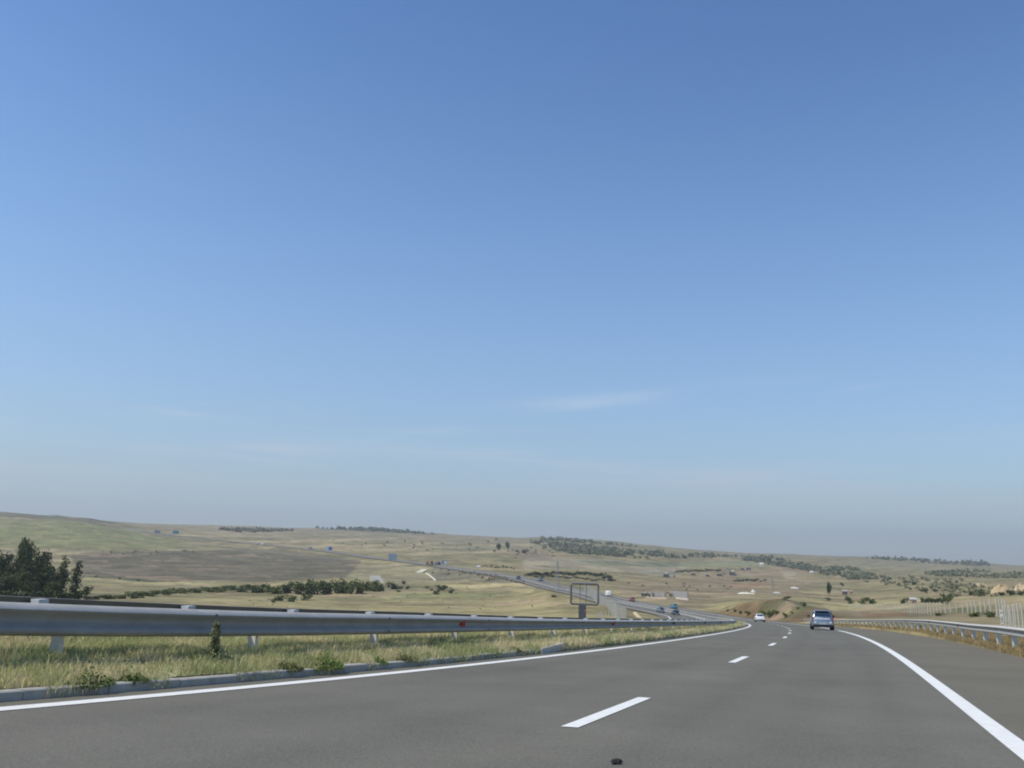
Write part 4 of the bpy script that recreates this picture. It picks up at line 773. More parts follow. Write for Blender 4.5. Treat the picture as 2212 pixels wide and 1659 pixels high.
for px_, yb, hp, wp, kd, lb in (
    (608, 1298, 18, 34, 'O', 'bush in front of the hedge, above the pair of far left rail posts'), (632, 1300, 16, 26, 'M', 'round bush in front of the hedge beside its twin'), (665, 1297, 18, 26, 'M', 'bush hanging below the hedge, right of the two round ones'),
    (590, 1302, 10, 12, 'G', 'small grey bush at the left foot of the hedge'), (846, 1273, 20, 27, 'D', 'dark round tree-like shrub standing free right of the hedge end'), (822, 1277, 14, 16, 'G', 'greyish shrub at the right end of the hedge'),
    (872, 1262, 10, 12, 'G', 'small grey shrub above the pair right of the hedge'), (866, 1273, 9, 14, 'G', 'left shrub of the low pair right of the hedge'), (880, 1273, 9, 11, 'D', 'right shrub of the low pair right of the hedge'), (860, 1279, 6, 10, 'G', 'low pale shrub below the pair right of the hedge'),
    (957, 1276, 15, 26, 'D', 'widest dark shrub in the open field left of the sign frame'), (943, 1284, 11, 17, 'D', 'dark shrub below the widest one in the open field'), (975, 1282, 12, 11, 'D', 'narrow dark shrub right of the widest one in the open field'),
    (921, 1271, 6, 11, 'G', 'small grey shrub left of the widest shrub in the open field'), (931, 1276, 6, 8, 'G', 'tiny shrub between the grey and the widest field shrubs'),
    (1197, 1290, 7, 15, 'G', 'flat grey shrub on the tan field below the lattice pylon'), (1069, 1193, 8, 6, 'O', 'small olive tree below the left one of two dark hill trees'), (1054, 1171, 5, 6, 'G', 'tiny shrub near the skyline above the white van on the track'),
    (1072, 1167, 6, 5, 'G', 'lone shrub breaking the skyline above the dark hill trees'), (1134, 1195, 11, 18, 'D', 'broad round shrub on the hillside right of the two dark trees'), (1117, 1192, 6, 10, 'G', 'small shrub beside the broad round one on the hillside'),
    (1700, 1296, 10, 20, 'G', 'wide shrub on the top edge of the brown cutting'), (1736, 1310, 12, 12, 'M', 'round green shrub right of the brown cutting top'), (1725, 1316, 6, 8, 'M', 'small shrub lower left of the round one by the cutting'),
    (1600, 1326, 9, 9, 'M', 'small green shrub on the left foot of the brown cutting'), (1616, 1328, 10, 19, 'M', 'wide green shrub at the foot of the cutting left of the white car'), (1588, 1322, 8, 7, 'M', 'narrow green shrub leftmost at the foot of the cutting'), (1572, 1321, 7, 7, 'M', 'tiny green shrub low on the cutting end slope'),
    (1662, 1334, 20, 30, 'O', 'largest green shrub behind the white car at the cutting foot'), (1648, 1331, 16, 16, 'M', 'upright green shrub directly above the white car roof'), (1676, 1328, 13, 18, 'O', 'olive shrub right of the largest one at the cutting foot'), (1696, 1334, 13, 13, 'M', 'round green shrub alone between white and silver cars'),
    (1711, 1326, 7, 7, 'M', 'tiny shrub above the round one between the two cars'), (1790, 1297, 8, 13, 'G', 'grey shrub by the fence above the silver car'), (1818, 1266, 9, 9, 'D', 'dark round shrub above the small ruined hut'),
    (1834, 1304, 20, 20, 'M', 'left dark shrub of the clump behind the white fence posts'), (1868, 1305, 19, 26, 'O', 'middle olive shrub of the clump behind the white fence posts'), (1885, 1305, 14, 18, 'D', 'right dark shrub of the clump behind the white fence posts'),
    (1955, 1303, 14, 18, 'D', 'dark shrub left of the small pinkish house'), (1917, 1256, 10, 22, 'G', 'wide grey green shrub on the slope in the middle distance'), (1916, 1264, 5, 9, 'G', 'tiny shrub under the wide grey green one'), (1872, 1258, 5, 9, 'G', 'tiny bluish shrub on the pale slope'),
    (1956, 1261, 9, 18, 'G', 'left shrub of the pair on the right hand slope'), (1974, 1263, 10, 15, 'G', 'right shrub of the pair on the right hand slope'), (1997, 1279, 11, 15, 'G', 'shrub below the pair on the right hand slope'), (2020, 1278, 7, 11, 'G', 'small shrub right of the one below the pair'),
    (2067, 1273, 11, 11, 'G', 'dark shrub on the slope left of the rocks'), (2120, 1288, 21, 20, 'M', 'tall shrub directly below the left rock face'), (2100, 1286, 12, 18, 'M', 'low shrub left of the tall one below the rocks'), (2163, 1287, 11, 17, 'D', 'dark shrub below the middle rock face'), (2184, 1286, 13, 15, 'D', 'dark shrub below the right rock face'), (2205, 1286, 10, 22, 'M', 'shrub at the right picture edge below the rocks'),
    (2050, 1304, 27, 25, 'M', 'biggest round green shrub standing behind the right hand fence'), (1987, 1360, 13, 11, 'M', 'small weedy bush growing at the right guard rail'),
    (2112, 1332, 14, 34, 'O', 'left olive bush of the pair before the fence, near the marker post'), (2140, 1333, 16, 30, 'M', 'right green bush of the pair before the fence, near the marker post'), (2030, 1330, 9, 26, 'O', 'low olive bush before the fence, left of the pair')):
    bush_px(px_, yb, hp, wp, kd, lb, wmin=(36 if yb > 1340 else 120))
for px_, w_, yt, wp, lb in ((1076, 1500, 1172, 9, 'left one of two dark hill trees over the distant road'), (1095, 1500, 1169, 9, 'right one of two dark hill trees over the distant road'), (1789, 620, 1256, 11, 'tall dark narrow tree standing alone above the silver car')): tree_px(px_, w_, yt, wp, 'T', lb)
for k in range(9): bush_px(1994 + 5.5 * k, 1302, 11 + R_.random() * 3, 13, 'D', 'shrub of the dark hedge between the house and the biggest round shrub', 'shrubs of the hedge by the pinkish house', 150, name='hedge_shrub')
for k in range(12): bush_px(182 + 11 * k + R_.uniform(-3, 3), 1296 - .4 * k, R_.uniform(9, 15), R_.uniform(16, 26), R_.choice('OMG'), 'low shrub in the thin row between the poplars and the hedge', 'low shrubs right of the poplars', 180)
for k, px_ in enumerate((-18, 2, 20, 38, 56, 74, 92, 110, 128, 146, 164)): bush_px(px_, 1301, R_.uniform(26, 36), R_.uniform(30, 40), 'D', 'dark bush filling the foot of the left grove', 'bushes at the foot of the left grove', 170)
bush_px(186, 1283, 22, 20, 'M', 'rounded bush at the foot of the lone poplar', wmin=180)
B_ = 'bushes of the dark clump below the quarry track'
for k in range(26):
    px_ = np.interp(k, [0, 25], [1142, 1322]); yb = np.interp(px_, [1142, 1170, 1200, 1260, 1300, 1322], [1243, 1241, 1240, 1242, 1245, 1254]) + R_.uniform(-2, 3); bush_px(px_, yb, R_.uniform(7, 11), R_.uniform(13, 19), R_.choice('DDG'), 'dark bush in the arched clump right of the lattice pylon', B_, 450)
for k in range(14): px_ = 1160 + 12 * k; bush_px(px_, np.interp(px_, [1160, 1250, 1322], [1247, 1250, 1258]) + R_.uniform(-2, 2), R_.uniform(4, 7), R_.uniform(12, 18), 'G', 'dark bush in the arched clump right of the lattice pylon', B_, 450)
for k in range(15): bush_px(1462 + 6.6 * k, np.interp(k, [0, 14], [1236, 1233]) + R_.uniform(-1, 1), R_.uniform(4, 7), R_.uniform(9, 13), 'D', 'bush in the scrub line above the diggers', 'bushes of the scrub line above the diggers', 600)
for k in range(9): bush_px(1588 + 8 * k, 1256 + R_.uniform(-1, 1), R_.uniform(4, 7), R_.uniform(8, 13), 'D', 'bush in the short row between digger and second pylon', 'bushes of the short row by the second pylon', 500)
for k in range(12): bush_px((1388 + 4.6 * k) if k < 7 else (1448 + 8 * (k - 7)), 1289 + R_.uniform(-1, 1), R_.uniform(8, 12), R_.uniform(5, 8), 'G', 'thin dark sapling before the low grey walls', 'saplings before the low grey walls', 250)
# far woodland and scrub, read as masses
def wood(name, polys, n, size, label, m_, seed=1, wmin=600):
    r = random.Random(seed); V = []; F = []; c = 0
    for P, share in polys:
        xs_ = [q[0] for q in P]; ys_ = [q[1] for q in P]; k = 0; tries = 0
        while k < n * share and tries < n * 20:
            tries += 1; a = r.uniform(min(xs_), max(xs_)); b = r.uniform(min(ys_), max(ys_)); ins = False; j = len(P) - 1
            for i in range(len(P)):
                if ((P[i][1] > b) != (P[j][1] > b)) and a < (P[j][0] - P[i][0]) * (b - P[i][1]) / (P[j][1] - P[i][1] + 1e-9) + P[i][0]: ins = not ins
                j = i
            if not ins: continue
            h = hit(a, b, wmin)
            if h is None: continue
            p, w = h
            if name == 'woodland' and float(fbm(np.array([p[0]]), np.array([p[1]]), 90., 51, 3)[0]) < .47 + r.uniform(-.1, .06): continue
            k += 1; s = size * r.uniform(.6, 1.4) * w / 1500
            v, f = leafcloud(26, [(0, 0, s * .35, s * .5), (s * .3, s * .2, s * .25, s * .4)], s * .22, r.randrange(9999)); V.append(v + np.array(p)); F.append(f + c); c += len(v)
    o = link(fastmesh(name, np.concatenate(V), np.concatenate(F), material=m_), name); tag(o, label, 'woodland', kind='stuff'); return o
hz1 = crownmat('far_wood', (.185, .195, .115)); hz2 = crownmat('far_scrub', (.20, .195, .115))
wood('woodland', [([(1146, 1172), (1200, 1173), (1300, 1184), (1400, 1193), (1600, 1203), (1480, 1206), (1420, 1208), (1330, 1203), (1230, 1196), (1180, 1186)], 1.)], 430, 7, 'grey green woodland covering the far hillside under the skyline', hz1, 3, 1100)
wood('woodland', [([(1604, 1205), (1660, 1206), (1740, 1216), (1830, 1226), (1880, 1240), (1840, 1250), (1790, 1244), (1720, 1230), (1640, 1216), (1605, 1212)], .75), ([(1840, 1238), (1890, 1240), (1900, 1252), (1830, 1252)], .25)], 420, 7, 'grey green woodland band running down the slope right of centre', hz1, 4, 700)
wood('woodland', [([(2000, 1238), (2080, 1234), (2230, 1238), (2260, 1250), (2120, 1248), (2000, 1244)], .7), ([(1864, 1206), (2020, 1211), (2130, 1217), (2140, 1224), (2050, 1220), (1960, 1213)], .3)], 330, 6, 'dark woodland band across the right hand slope above the rocks', hz1, 5, 800)
wood('scrub', [([(1880, 1244), (2100, 1254), (2110, 1278), (2000, 1284), (1900, 1258)], .5), ([(2010, 1262), (2230, 1272), (2230, 1292), (2060, 1290)], .5)], 170, 6, 'scattered low scrub on the right hand slope below the woodland', hz2, 6, 350)
wood('scrub', [([(470, 1144), (600, 1146), (640, 1148), (520, 1151)], .35), ([(675, 1141), (800, 1144), (945, 1155), (800, 1148)], .35), ([(1168, 1162), (1290, 1172), (1400, 1185), (1300, 1176), (1170, 1168)], .3)], 330, 6, 'low dark scrub strips along the far skyline ridge', hz1, 7, 1400)
wood('scrub', [([(1000, 1190), (1250, 1180), (1300, 1200), (1100, 1212)], .2), ([(700, 1165), (1100, 1175), (1000, 1200), (760, 1180)], .25), ([(930, 1238), (1060, 1240), (1150, 1262), (1060, 1256)], .3), ([(190, 1190), (420, 1188), (420, 1200), (200, 1200)], .1), ([(1350, 1260), (1600, 1262), (1600, 1280), (1400, 1285)], .15)], 120, 3.6, 'sparse tiny bushes dotted over the dry hillsides', hz2, 8, 350)
wood('scrub', [([(1030, 1222), (1080, 1222), (1112, 1226), (1110, 1230), (1060, 1227)], .4), ([(920, 1226), (1000, 1234), (1100, 1250), (1150, 1262), (1140, 1264), (1090, 1254), (990, 1238)], .6)], 90, 3.2, 'dark scrub strips edging the far road bank', hz2, 12, 500)
wood('scrub', [([(500, 1290), (1000, 1265), (1230, 1275), (1230, 1320), (500, 1325)], 1.)], 60, 2.2, 'tiny tufts dotted over the tan field beyond the rail', mO, 9, 120)

# ------------------------------------------------------------------ fences
cpost = mat('concrete_fence_post', (.52, .50, .42), .85, noise=.15, nscale=2); wire = mat('fence_wire', (.30, .30, .28), .6, metal=.3)
def fence(pts, spacing, label, h=2.2, thick=.13, name='wire_fence', fromtop=True):
    W3 = []
    for px_, yt, w in pts:
        t = p3(px_, yt, w); W3.append(np.array([t[0], t[1], t[2] - h]))
    root = empty(name, (0, 0, 0)); tag(root, label, 'fence'); P = np.array(W3); d = np.concatenate([[0], np.cumsum(np.linalg.norm(np.diff(P[:, :2], axis=0), axis=1))]); n = int(d[-1] / spacing); n = min(n, 97)
    me = MB().box(-.5, .5, -.5, .5, -.3, 1, taper=(.92, .92)).mesh('post', cpost); top = []
    for i in range(n + 1):
        q = np.array([np.interp(i * d[-1] / n, d, P[:, k]) for k in range(3)]); g = gz(q[0], q[1]); zb = min(q[2], g + .05); zt = q[2] + h + random.uniform(-.06, .06)
        o = link(me, 'post', root); tk = thick * random.uniform(.85, 1.15); o.matrix_world = Matrix.Translation((q[0], q[1], zb)) @ Matrix.Rotation(random.uniform(-.04, .04), 4, 'Y') @ Matrix.Rotation(random.uniform(-.03, .03), 4, 'X') @ Matrix.Diagonal((tk, tk, zt - zb, 1)); top.append((q[0], q[1], zt, zb))
    mb = MB()
    for fr in (.12, .35, .58, .8, .95):
        for a, b in zip(top[:-1], top[1:]): mb.tube([(a[0], a[1], a[3] + (a[2] - a[3]) * fr), (b[0], b[1], b[3] + (b[2] - b[3]) * fr)], .006, 3, False)
    mb.build('wire', wire, root); return root
fence([(2250, 1309, 70), (2215, 1305, 76), (2191, 1303, 84), (2178, 1309, 92), (2166, 1314, 98)], 3.0, 'nearest stretch of white concrete fence posts right of the marker post', 2.2, .11)
fence([(2172, 1296, 116), (2154, 1292.6, 130), (2085, 1299, 165), (2034, 1300.4, 187), (1962, 1302.3, 250), (1895, 1304, 320), (1832, 1304.5, 400), (1775, 1300, 480), (1725, 1295, 560), (1670, 1291, 640)], 5.1, 'long row of pale concrete fence posts curving away across the right hand field', 2.3, .17)
fence([(1350, 1312.6, 150), (1336, 1306, 175), (1322, 1300, 220), (1310, 1293, 270), (1297, 1285.6, 317), (1284, 1272, 400), (1272, 1264, 470), (1262, 1260, 520)], 4.6, 'row of grey concrete fence posts receding behind the empty sign frame', 2.2, .17)
fence([(1352, 1313, 148), (1330, 1317, 140), (1310, 1320, 134), (1298, 1322, 130), (1290, 1324, 124)], 1.7, 'short dense row of concrete posts just behind the rail right of the sign', 2.2, .10)

# ------------------------------------------------------------------ signs, posts and pylons
steelb = mat('blue_grey_steel', (.145, .145, .135), .55, metal=.05, noise=.15, nscale=3); white = mat('white_paint', (.72, .72, .70), .6); blue = mat('sign_blue', (.05, .17, .38), .5); cyan = mat('sign_teal', (.05, .30, .34), .5); greym = mat('grey_sheet', (.30, .35, .38), .6, noise=.08, nscale=1)
def facing(p): return math.atan2(-(p[0] - CAM[0]), (p[1] - CAM[1]))
# empty display frame
W0 = 86.; pb = spot(1259, W0); sc0 = W0 / F2; r = empty('sign_frame', tuple(pb), facing(pb)); tag(r, 'empty rectangular steel sign frame on a thick post beyond the guard rail', 'sign')
zt = p3(1264, 1258.5, W0)[2] - pb[2]; zbm = p3(1264, 1307, W0)[2] - pb[2]; hw = 31.5 * sc0; cxo = 4.5 * sc0; t_ = 2.4 * sc0; rr_c = .19
def frame_path(hw, z0, z1, rc, cx):
    P = []
    for (sx, sz, a0) in ((1, 1, 0), (-1, 1, 90), (-1, -1, 180), (1, -1, 270)):
        for k in range(5): a = math.radians(a0 + 90 * k / 4); P.append((cx + sx * (hw - rc) + rc * math.cos(a), 0, (z1 - rc if sz > 0 else z0 + rc) + rc * math.sin(a)))
    return P + P[:1]
MB().tube(frame_path(hw - t_, zbm + t_, zt - t_, rr_c, cxo), t_, 10, False).build('frame', steelb, r, True)
MB().box(cxo - hw + .3, cxo + hw - .3, -.10, .10, zt - .03, zt + .03).build('top_rail', mat('pale_steel', (.5, .5, .47), .5), r)
for xx in (1254, 1267): MB().box((xx - 1259) * sc0 - .03, (xx - 1259) * sc0 + .03, -.04, .04, zbm + t_, zt - t_).build('upright', steelb, r)
MB().box(-.36, .38, -.25, .25, -.5, zbm + .06).build('post', mat('dark_post_steel', (.085, .095, .105), .55, noise=.12, nscale=2), r)
MB().box(.20, .30, -.262, -.251, (zbm) - .62, zbm - .45).build('sticker', mat('orange_sticker', (.55, .14, .05), .6), r)
MB().tube([(cxo - hw + .15, 0, zbm + .75), (cxo - hw + .6, 0, zbm + .15)], .018, 5).build('brace', steelb, r)
MB().box(cxo + hw - .06, cxo + hw + .06, -.3, -.12, zbm + .9, zt - .55).build('side_box', mat('box_grey', (.33, .35, .36), .6), r)
def board(px, w, x0, x1, y0, y1, m_, label, posts=2, cap=None, name='road_sign', dx=0):
    p = spot(px, w); s = w / F2; r = empty(name, tuple(p), facing(p)); z1 = p3(px, y0, w)[2] - p[2]; z0 = p3(px, y1, w)[2] - p[2]; a, b = (x0 - px) * s, (x1 - px) * s
    if z0 < .5: z0 = .5
    MB().box(a, b, -.06, .06, z0, z1).build('panel', m_, r)
    if cap: MB().box(a + (b - a) * cap[1], a + (b - a) * cap[2], -.075, -.062, z0 + (z1 - z0) * .1, z1 - (z1 - z0) * .1).build('panel_face', cap[0], r)
    for q in ([.2, .8] if posts == 2 else [.5]): c = a + (b - a) * q; MB().box(c - .12, c + .12, .065, .3, -1, z0 + (z1 - z0) * .8).build('post', greym, r)
    return tag(r, label, 'sign')
board(848, 1040, 839, 857, 1196, 1210, mat('board_back', (.30, .37, .42), .7), 'large blank grey board beside the far road, biggest of the distant signs')
board(708, 1270, 701, 716, 1180, 1189, white, 'blue and white board on the hill road left of the blank grey board', cap=(blue, .5, 1.))
board(709, 1255, 704, 713, 1193.5, 1196.5, cyan, 'low blue plate just under the blue and white board', 2)
board(615, 1400, 612, 619, 1181.5, 1186, white, 'small white board higher up the hill road, left of the blue and white one')
board(961, 905, 955, 967, 1212, 1218, blue, 'small blue board with a white face right of the far lorries', cap=(white, .35, .95))
board(375, 1770, 369, 381, 1146, 1152.5, cyan, 'teal board on a single post high on the hill road at left', 1)
board(335, 1800, 329.5, 341, 1145.5, 1151, mat('gantry_grey', (.34, .33, .31), .7), 'grey gantry board left of the teal one on the hill road', 2, cap=(mat('gantry_dark', (.16, .15, .16), .7), .2, .45))
# kilometre marker at the right
p = spot(2157, 52); r = empty('marker_post', tuple(p), facing(p)); hh = p3(2157, 1317.5, 52)[2] - p[2]; s0 = 52 / F2; wm_ = 2.7 * s0
MB().box(-wm_, wm_, -.04, .04, -.3, hh).build('board', mat('marker_white', (.62, .63, .57), .7, noise=.15, nscale=6), r); dk_ = mat('marker_black', (.05, .055, .05), .7)
ml = MB()
def glyph(cx, cz, sz, segs):
    for x0, z0, x1, z1 in segs: ml.box(cx + min(x0, x1) * sz - .008, cx + max(x0, x1) * sz + .008, -.046, -.0405, cz + min(z0, z1) * sz - .012, cz + max(z0, z1) * sz + .012)
Dg = [(-.5, -.5, -.5, .5), (.5, -.5, .5, .5), (-.5, -.5, .5, -.5), (-.3, .5, .5, .5)]
glyph(0, hh - .14, .09, Dg)
for k_ in range(6): glyph(0, hh - .38 - .15 * k_, .07, random.sample(Dg, 3) + [(-.5, 0, .5, 0)][:k_ % 2])
ml.build('lettering', dk_, r); tag(r, 'white upright marker board with black lettering behind the right guard rail', 'marker post')
latt = mat('lattice_steel', (.36, .37, .36), .6, metal=.2)
def pylon(px, w, ytop, label, ybase=None):
    p = spoty(px, ybase, 200)[0] if ybase else spot(px, w); H = p3(px, ytop, w)[2] - p[2]; r = empty('pylon', tuple(p), .4); b = H * .085; th = .045 + H * .0015
    lv = [0, .14, .27, .39, .5, .6, .7, .79, .87, .94, 1.]; wd = lambda f: b * (1 - f) + .35 * f
    mb = MB()
    for sx, sy in ((1, 1), (-1, 1), (-1, -1), (1, -1)): mb.tube([(sx * b, sy * b, -.5), (sx * wd(1), sy * wd(1), H)], th, 4)
    mb.build('leg_frame', latt, r); br_ = MB()
    for a, c in zip(lv[:-1], lv[1:]):
        A_, C2 = wd(a), wd(c)
        for (x0, y0), (x1, y1) in (((1, 1), (-1, 1)), ((-1, 1), (-1, -1)), ((-1, -1), (1, -1)), ((1, -1), (1, 1))):
            br_.tube([(x0 * A_, y0 * A_, a * H), (x1 * C2, y1 * C2, c * H)], th * .6, 3, False); br_.tube([(x1 * A_, y1 * A_, a * H), (x0 * C2, y0 * C2, c * H)], th * .6, 3, False)
    br_.build('bracing', latt, r)
    for f, l in ((.78, .20), (.90, .15)): MB().tube([(-H * l, 0, f * H), (0, 0, f * H + .5), (H * l, 0, f * H)], th * .8, 4).build('cross_arm', latt, r)
    return tag(r, label, 'pylon')
pylon(1204, 520, 1211, 'tall grey lattice pylon standing beside the far road, left of the sign frame')
pylon(1667, 560, 1247, 'pale lattice pylon behind the brown cutting above the white car')

# ------------------------------------------------------------------ quarry plant, huts and small structures
yel = mat('machine_cream', (.62, .58, .42), .6); dkm = mat('machine_dark', (.06, .07, .09), .6); bluem = mat('machine_blue', (.10, .16, .24), .6)
def digger(px, yb, hpx, label, body=yel, mirror=1):
    p, w = spoty(px, yb, 400); s = hpx / F2 * w / 3.4; r = empty('excavator', tuple(p), facing(p), s)
    for y_ in (-1.1, 1.1): MB().box(-2.1, 2.1, y_ - .3, y_ + .3, -.1, .8, taper=(.85, 1)).build('track', dkm, r)
    MB().box(-1.9, 1.3, -1.2, 1.2, .85, 1.9, taper=(.95, .9)).build('body', dkm, r); c = MB().box(-.2 * mirror - .7, -.2 * mirror + .7, -1.25, .0, 1.9, 3.1, taper=(.85, .9)).build('cab', body, r)
    MB().tube([(1.2 * mirror, .4, 1.6), (3.0 * mirror, .4, 3.9), (4.6 * mirror, .4, 2.4), (5.0 * mirror, .4, .9)], [.22, .2, .16, .12], 6).build('arm', bluem, r); MB().box(4.6 * mirror - .5, 4.6 * mirror + .5, -.1, .9, .2, 1.1, taper=(.6, .9)).build('bucket', dkm, r)
    return tag(r, label, 'excavator')
digger(1440, 1247, 12, 'excavator with a cream cab working beside the pale quarry track')
digger(1583, 1243, 13, 'excavator with a cream cab at the end of the scrub line', mirror=-1)
def dumper(px, yb, hpx, col, label, L=5.5):
    p, w = spoty(px, yb, 400); s = hpx / F2 * w / 2.8; r = empty('dump_truck', tuple(p), facing(p), s); m_ = mat('dumper_%d' % px, col, .6)
    MB().box(L / 2 - 1.6, L / 2, -1.1, 1.1, .6, 2.5, taper=(.8, .92)).build('cab', m_, r); MB().box(-L / 2, L / 2 - 1.8, -1.2, 1.2, 1.1, 2.3, taper=(1.12, 1.05)).build('tipper_body', dkm, r); MB().box(-L / 2, L / 2 - .2, -.8, .8, .5, 1.05).build('chassis', dkm, r)
    for x_ in (-L / 2 + .8, L / 2 - .9):
        for y_ in (-1, 1): MB().tube([(x_, y_ * .85, .5), (x_, y_ * 1.2, .5)], .5, 10).build('wheel', tyrem, r)
    return tag(r, label, 'dump truck')
dumper(1498, 1243, 5, (.25, .2, .16), 'small brown dump truck between the two excavators'); dumper(1530, 1246, 5, (.6, .33, .28), 'small pinkish dump truck right of the brown one'); dumper(1555, 1245, 6, (.10, .12, .18), 'small dark dump truck left of the second excavator')
dumper(1606, 1232, 5, (.6, .58, .52), 'pale dump truck uphill right of the second excavator'); dumper(1617, 1231, 5, (.08, .08, .09), 'black dump truck uphill beside the pale one')
def hut(px, yb, wpx, hpx, wallc, roofc, label, wmin=200, door=True):
    p, w = spoty(px, yb, wmin); s = w / F2; W_ = wpx * s / 2; H_2 = hpx * s; r = empty('hut', tuple(p), facing(p)); wm2 = mat('wall_%d' % px, wallc, .9, noise=.15, nscale=1); rm2 = mat('roof_%d' % px, roofc, .8, noise=.1, nscale=1)
    MB().box(-W_, W_, -W_ * .7, W_ * .7, -.5, H_2 * .68).build('wall', wm2, r); ro = MB(); n = [(-W_ * 1.12, -W_ * .85, H_2 * .66), (W_ * 1.12, -W_ * .85, H_2 * .66), (W_ * 1.12, 0, H_2), (-W_ * 1.12, 0, H_2), (-W_ * 1.12, W_ * .85, H_2 * .66), (W_ * 1.12, W_ * .85, H_2 * .66)]
    ro.v = n; ro.f = [(0, 1, 2, 3), (3, 2, 5, 4), (0, 3, 4), (1, 5, 2), (0, 4, 5, 1)]; ro.build('roof', rm2, r)
    if door: MB().box(-W_ * .2, W_ * .25, -W_ * .7 - .05, -W_ * .7 - .005, 0, H_2 * .45).build('door', dkm, r); MB().box(W_ * .45, W_ * .8, -W_ * .7 - .05, -W_ * .7 - .005, H_2 * .25, H_2 * .5).build('window', glassm, r)
    return tag(r, label, 'hut')
hut(1645, 1223, 7, 7, (.8, .79, .74), (.7, .68, .62), 'tiny white house on the hillside above the pale bend of the track', 700)
hut(1753, 1239, 6, 5, (.55, .6, .58), (.7, .74, .74), 'tiny pale blue hut at the edge of the woodland', 600)
hut(1825, 1285, 11, 11, (.14, .10, .10), (.30, .285, .27), 'small ruined dark hut with a pale flat roof above the fence clump', 300)
hut(1838, 1282, 8, 7, (.42, .24, .20), (.35, .25, .2), 'small reddish shed right of the ruined dark hut', 300)
hut(1973, 1303, 13, 12, (.36, .27, .22), (.40, .40, .39), 'small pinkish house with a white roof behind the right hand fence', 250)
def lump(name, px, yb, wpx, hpx, col, label, cat, seed=0, wmin=250, n=26, dep=.5):
    """rubble or rock: irregular blocks fused into one rough mass"""
    p, w = spoty(px, yb, wmin); s = w / F2; r_ = random.Random(seed); bm_nx = 34; W_, H_2 = wpx * s, hpx * s; V = []; F = []; ny = 12
    for i in range(bm_nx + 1):
        for j in range(ny + 1):
            fx, fy = i / bm_nx, j / ny; e = (math.sin(PI * fx) ** .45) * (math.sin(PI * min(1, fy * .5 + .0) ) ** .5 if fy < 1 else 1); nz_ = float(fbm(np.array([i * .9 + seed * 7]), np.array([j * .9]), 3., seed, 3)[0])
            jg = (r_.random() - .5) * (.07 if name == 'rock_face' else .18); V.append(((fx - .5) * W_, -H_2 * dep + fy * H_2 * dep * 2.4 + jg * H_2 * .3, H_2 * (e * (min(1, fy * 1.5)) * (.55 + .9 * (nz_ - .2)) + jg * .5 * e) - .15 * H_2))
    for i in range(bm_nx):
        for j in range(ny): F.append((i * (ny + 1) + j, (i + 1) * (ny + 1) + j, (i + 1) * (ny + 1) + j + 1, i * (ny + 1) + j + 1))
    o = link(fastmesh(name, np.array(V), np.array(F), smooth=True, material=mat('stone_' + name + str(px), col, .9, noise=.22, nscale=.35)), name); o.location = p; o.rotation_euler.z = facing(p); return tag(o, label, cat)
RC = (.40, .305, .18)
lump('rock_face', 2117, 1266, 36, 8, RC, 'leftmost tan rock face on the right hand slope', 'rock', 2, 350); lump('rock_face', 2167, 1280, 50, 22, RC, 'tallest tan rock face, middle one on the right hand slope', 'rock', 3, 350); lump('rock_face', 2208, 1276, 34, 20, (.42, .325, .20), 'tan rock face cut by the right picture edge', 'rock', 5, 350)
lump('rubble_heap', 1612, 1283, 38, 5, (.62, .60, .50), 'long heap of pale rubble behind the brown cutting', 'rubble', 6); lump('rubble_heap', 1716, 1271, 18, 4, (.58, .58, .53), 'pale rubble heap on the slope right of the second pylon', 'rubble', 7); lump('rubble_heap', 1678, 1281, 18, 3, (.55, .54, .5), 'low pale rubble heap at the foot of the second pylon', 'rubble', 8)
lump('rubble_heap', 1627, 1279, 10, 6, (.6, .58, .52), 'small peaked rubble heap at the right end of the long one', 'rubble', 9)
def slabwall(px0, px1, yb, hpx, col, label, name='low_wall', wmin=250, cat='wall', thick=.6, h2=None):
    a, w0 = spoty(px0, yb[0], wmin); b, w1 = spoty(px1, yb[1], wmin); h0 = hpx / F2 * w0; h1 = (h2 or hpx) / F2 * w1; d = Vector((b[0] - a[0], b[1] - a[1], 0)).normalized(); n = Vector((-d.y, d.x, 0)) * thick; mb = MB(); P = []
    for q, h in ((a, h0), (b, h1)): P += [(q[0], q[1], q[2] - 1), (q[0] + n.x, q[1] + n.y, q[2] - 1), (q[0] + n.x, q[1] + n.y, q[2] + h), (q[0], q[1], q[2] + h)]
    mb.v = P; mb.f = [(0, 1, 2, 3), (4, 7, 6, 5), (0, 3, 7, 4), (1, 5, 6, 2), (3, 2, 6, 7), (0, 4, 5, 1)]; return tag(mb.build(name, mat('slab_%d' % px0, tuple(min(.8, q * 1.35) for q in col), .9, noise=.2, nscale=.5)), label, cat)
slabwall(1386, 1436, (1286, 1289), 8, (.20, .20, .19), 'left one of two low grey walls beyond the far carriageway'); slabwall(1447, 1485, (1288, 1292), 12, (.22, .22, .215), 'right one of two low grey walls beyond the far carriageway')
slabwall(1460, 1487, (1294, 1297), 4, (.44, .41, .34), 'low pale kerb wall in front of the right grey wall'); slabwall(1395, 1440, (1291, 1293), 1.5, (.42, .38, .31), 'low pale kerb wall in front of the left grey wall')
a_, b_ = spoty(816, 1258, 250)[0], spoty(831, 1258, 250)[0]; w_ = spoty(824, 1258, 250)[1]; k_ = w_ / F2; n_ = Vector((b_.y - a_.y, a_.x - b_.x, 0)).normalized(); n_ = n_ if n_.dot(a_) > 0 else -n_; dx_ = (b_ - a_).normalized()
cp_ = [a_, b_, b_ + dx_ * 5 * k_ + n_ * 9 + Vector((0, 0, 14 * k_)), a_ - dx_ * 4 * k_ + n_ * 9 + Vector((0, 0, 14 * k_))]
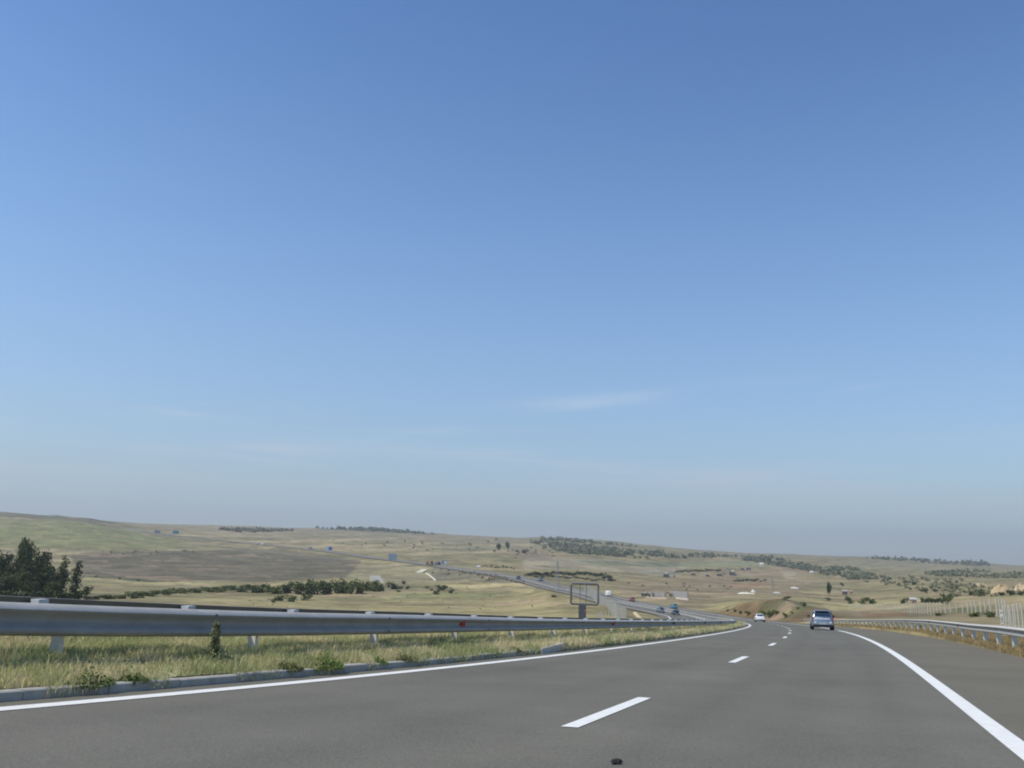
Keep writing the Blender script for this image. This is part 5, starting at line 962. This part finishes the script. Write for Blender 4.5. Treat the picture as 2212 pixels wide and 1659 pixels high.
mb = MB(); mb.v = [tuple(q) for q in cp_] + [tuple(q - Vector((0, 0, 3))) for q in cp_]; mb.f = [(0, 1, 2, 3), (7, 6, 5, 4), (0, 4, 5, 1), (1, 5, 6, 2), (2, 6, 7, 3), (3, 7, 4, 0)]
tag(mb.build('culvert_apron', mat('apron_concrete', (.42, .40, .34), .85, noise=.15, nscale=.8)), 'pale sloping concrete culvert apron behind the hedge end', 'culvert')
slabwall(911, 925, (1238, 1231), 1.6, (.42, .40, .30), 'short pale concrete slope at the bend of the drain channel', 'concrete_slope', cat='slope', thick=6.)
# curving concrete drain
P = [spoty(a, b, 300)[0] for a, b in ((921, 1240), (927, 1243), (933, 1248), (938, 1252), (941, 1256))]
mb = MB()
for k in range(len(P) - 1): mb.tube([P[k] + Vector((0, 0, .25)), P[k + 1] + Vector((0, 0, .25))], .75, 6)
tag(mb.build('drain_channel', mat('drain_concrete', (.60, .57, .44), .85)), 'pale curving concrete drain running down the dark road embankment', 'drain')
pa = spoty(1371, 1329, 120)[0]; pb_ = spoty(1388, 1336, 120)[0]; d = (pb_ - pa); M_ = Matrix.Translation((pa + pb_) / 2) @ Matrix.Rotation(math.atan2(d.y, d.x), 4, 'Z')
tag(MB().box(-d.length / 2, d.length / 2, -.5, .5, -.1, .32, M=M_, taper=(.95, .6)).build('concrete_slab', mat('ochre_slab', (.55, .44, .28), .85, noise=.15, nscale=1)), 'long ochre slab on the bank beside the far carriageway', 'slab')
p, w = spoty(1033, 1225.5, 500); car('white_van', 'van', (.8, .8, .78), 8.5 / F2 * w / 5., P=(p[0], p[1], p[2]), rz=facing(p) + 1.45, label='tiny white van on the field track above the distant road', cat='van', metal=0)

# ------------------------------------------------------------------ haze
hb_ = MB().box(-9200, 9200, -9200, 9400, -140, 420).build('haze', bpy.data.materials.new('haze_air')); hm = hb_.data.materials[0]; hm.use_nodes = True; t = hm.node_tree; t.nodes.clear()
ho = t.nodes.new('ShaderNodeOutputMaterial'); hv = t.nodes.new('ShaderNodeVolumePrincipled'); hv.inputs['Density'].default_value = 1.35e-4; hv.inputs['Color'].default_value = (.84, .905, .955, 1); hv.inputs['Anisotropy'].default_value = .3
t.links.new(hv.outputs[0], ho.inputs['Volume']); tag(hb_, 'pale blue summer haze lying over the whole valley', 'haze', kind='stuff')
print('terrain z', GZ.min(), GZ.max())
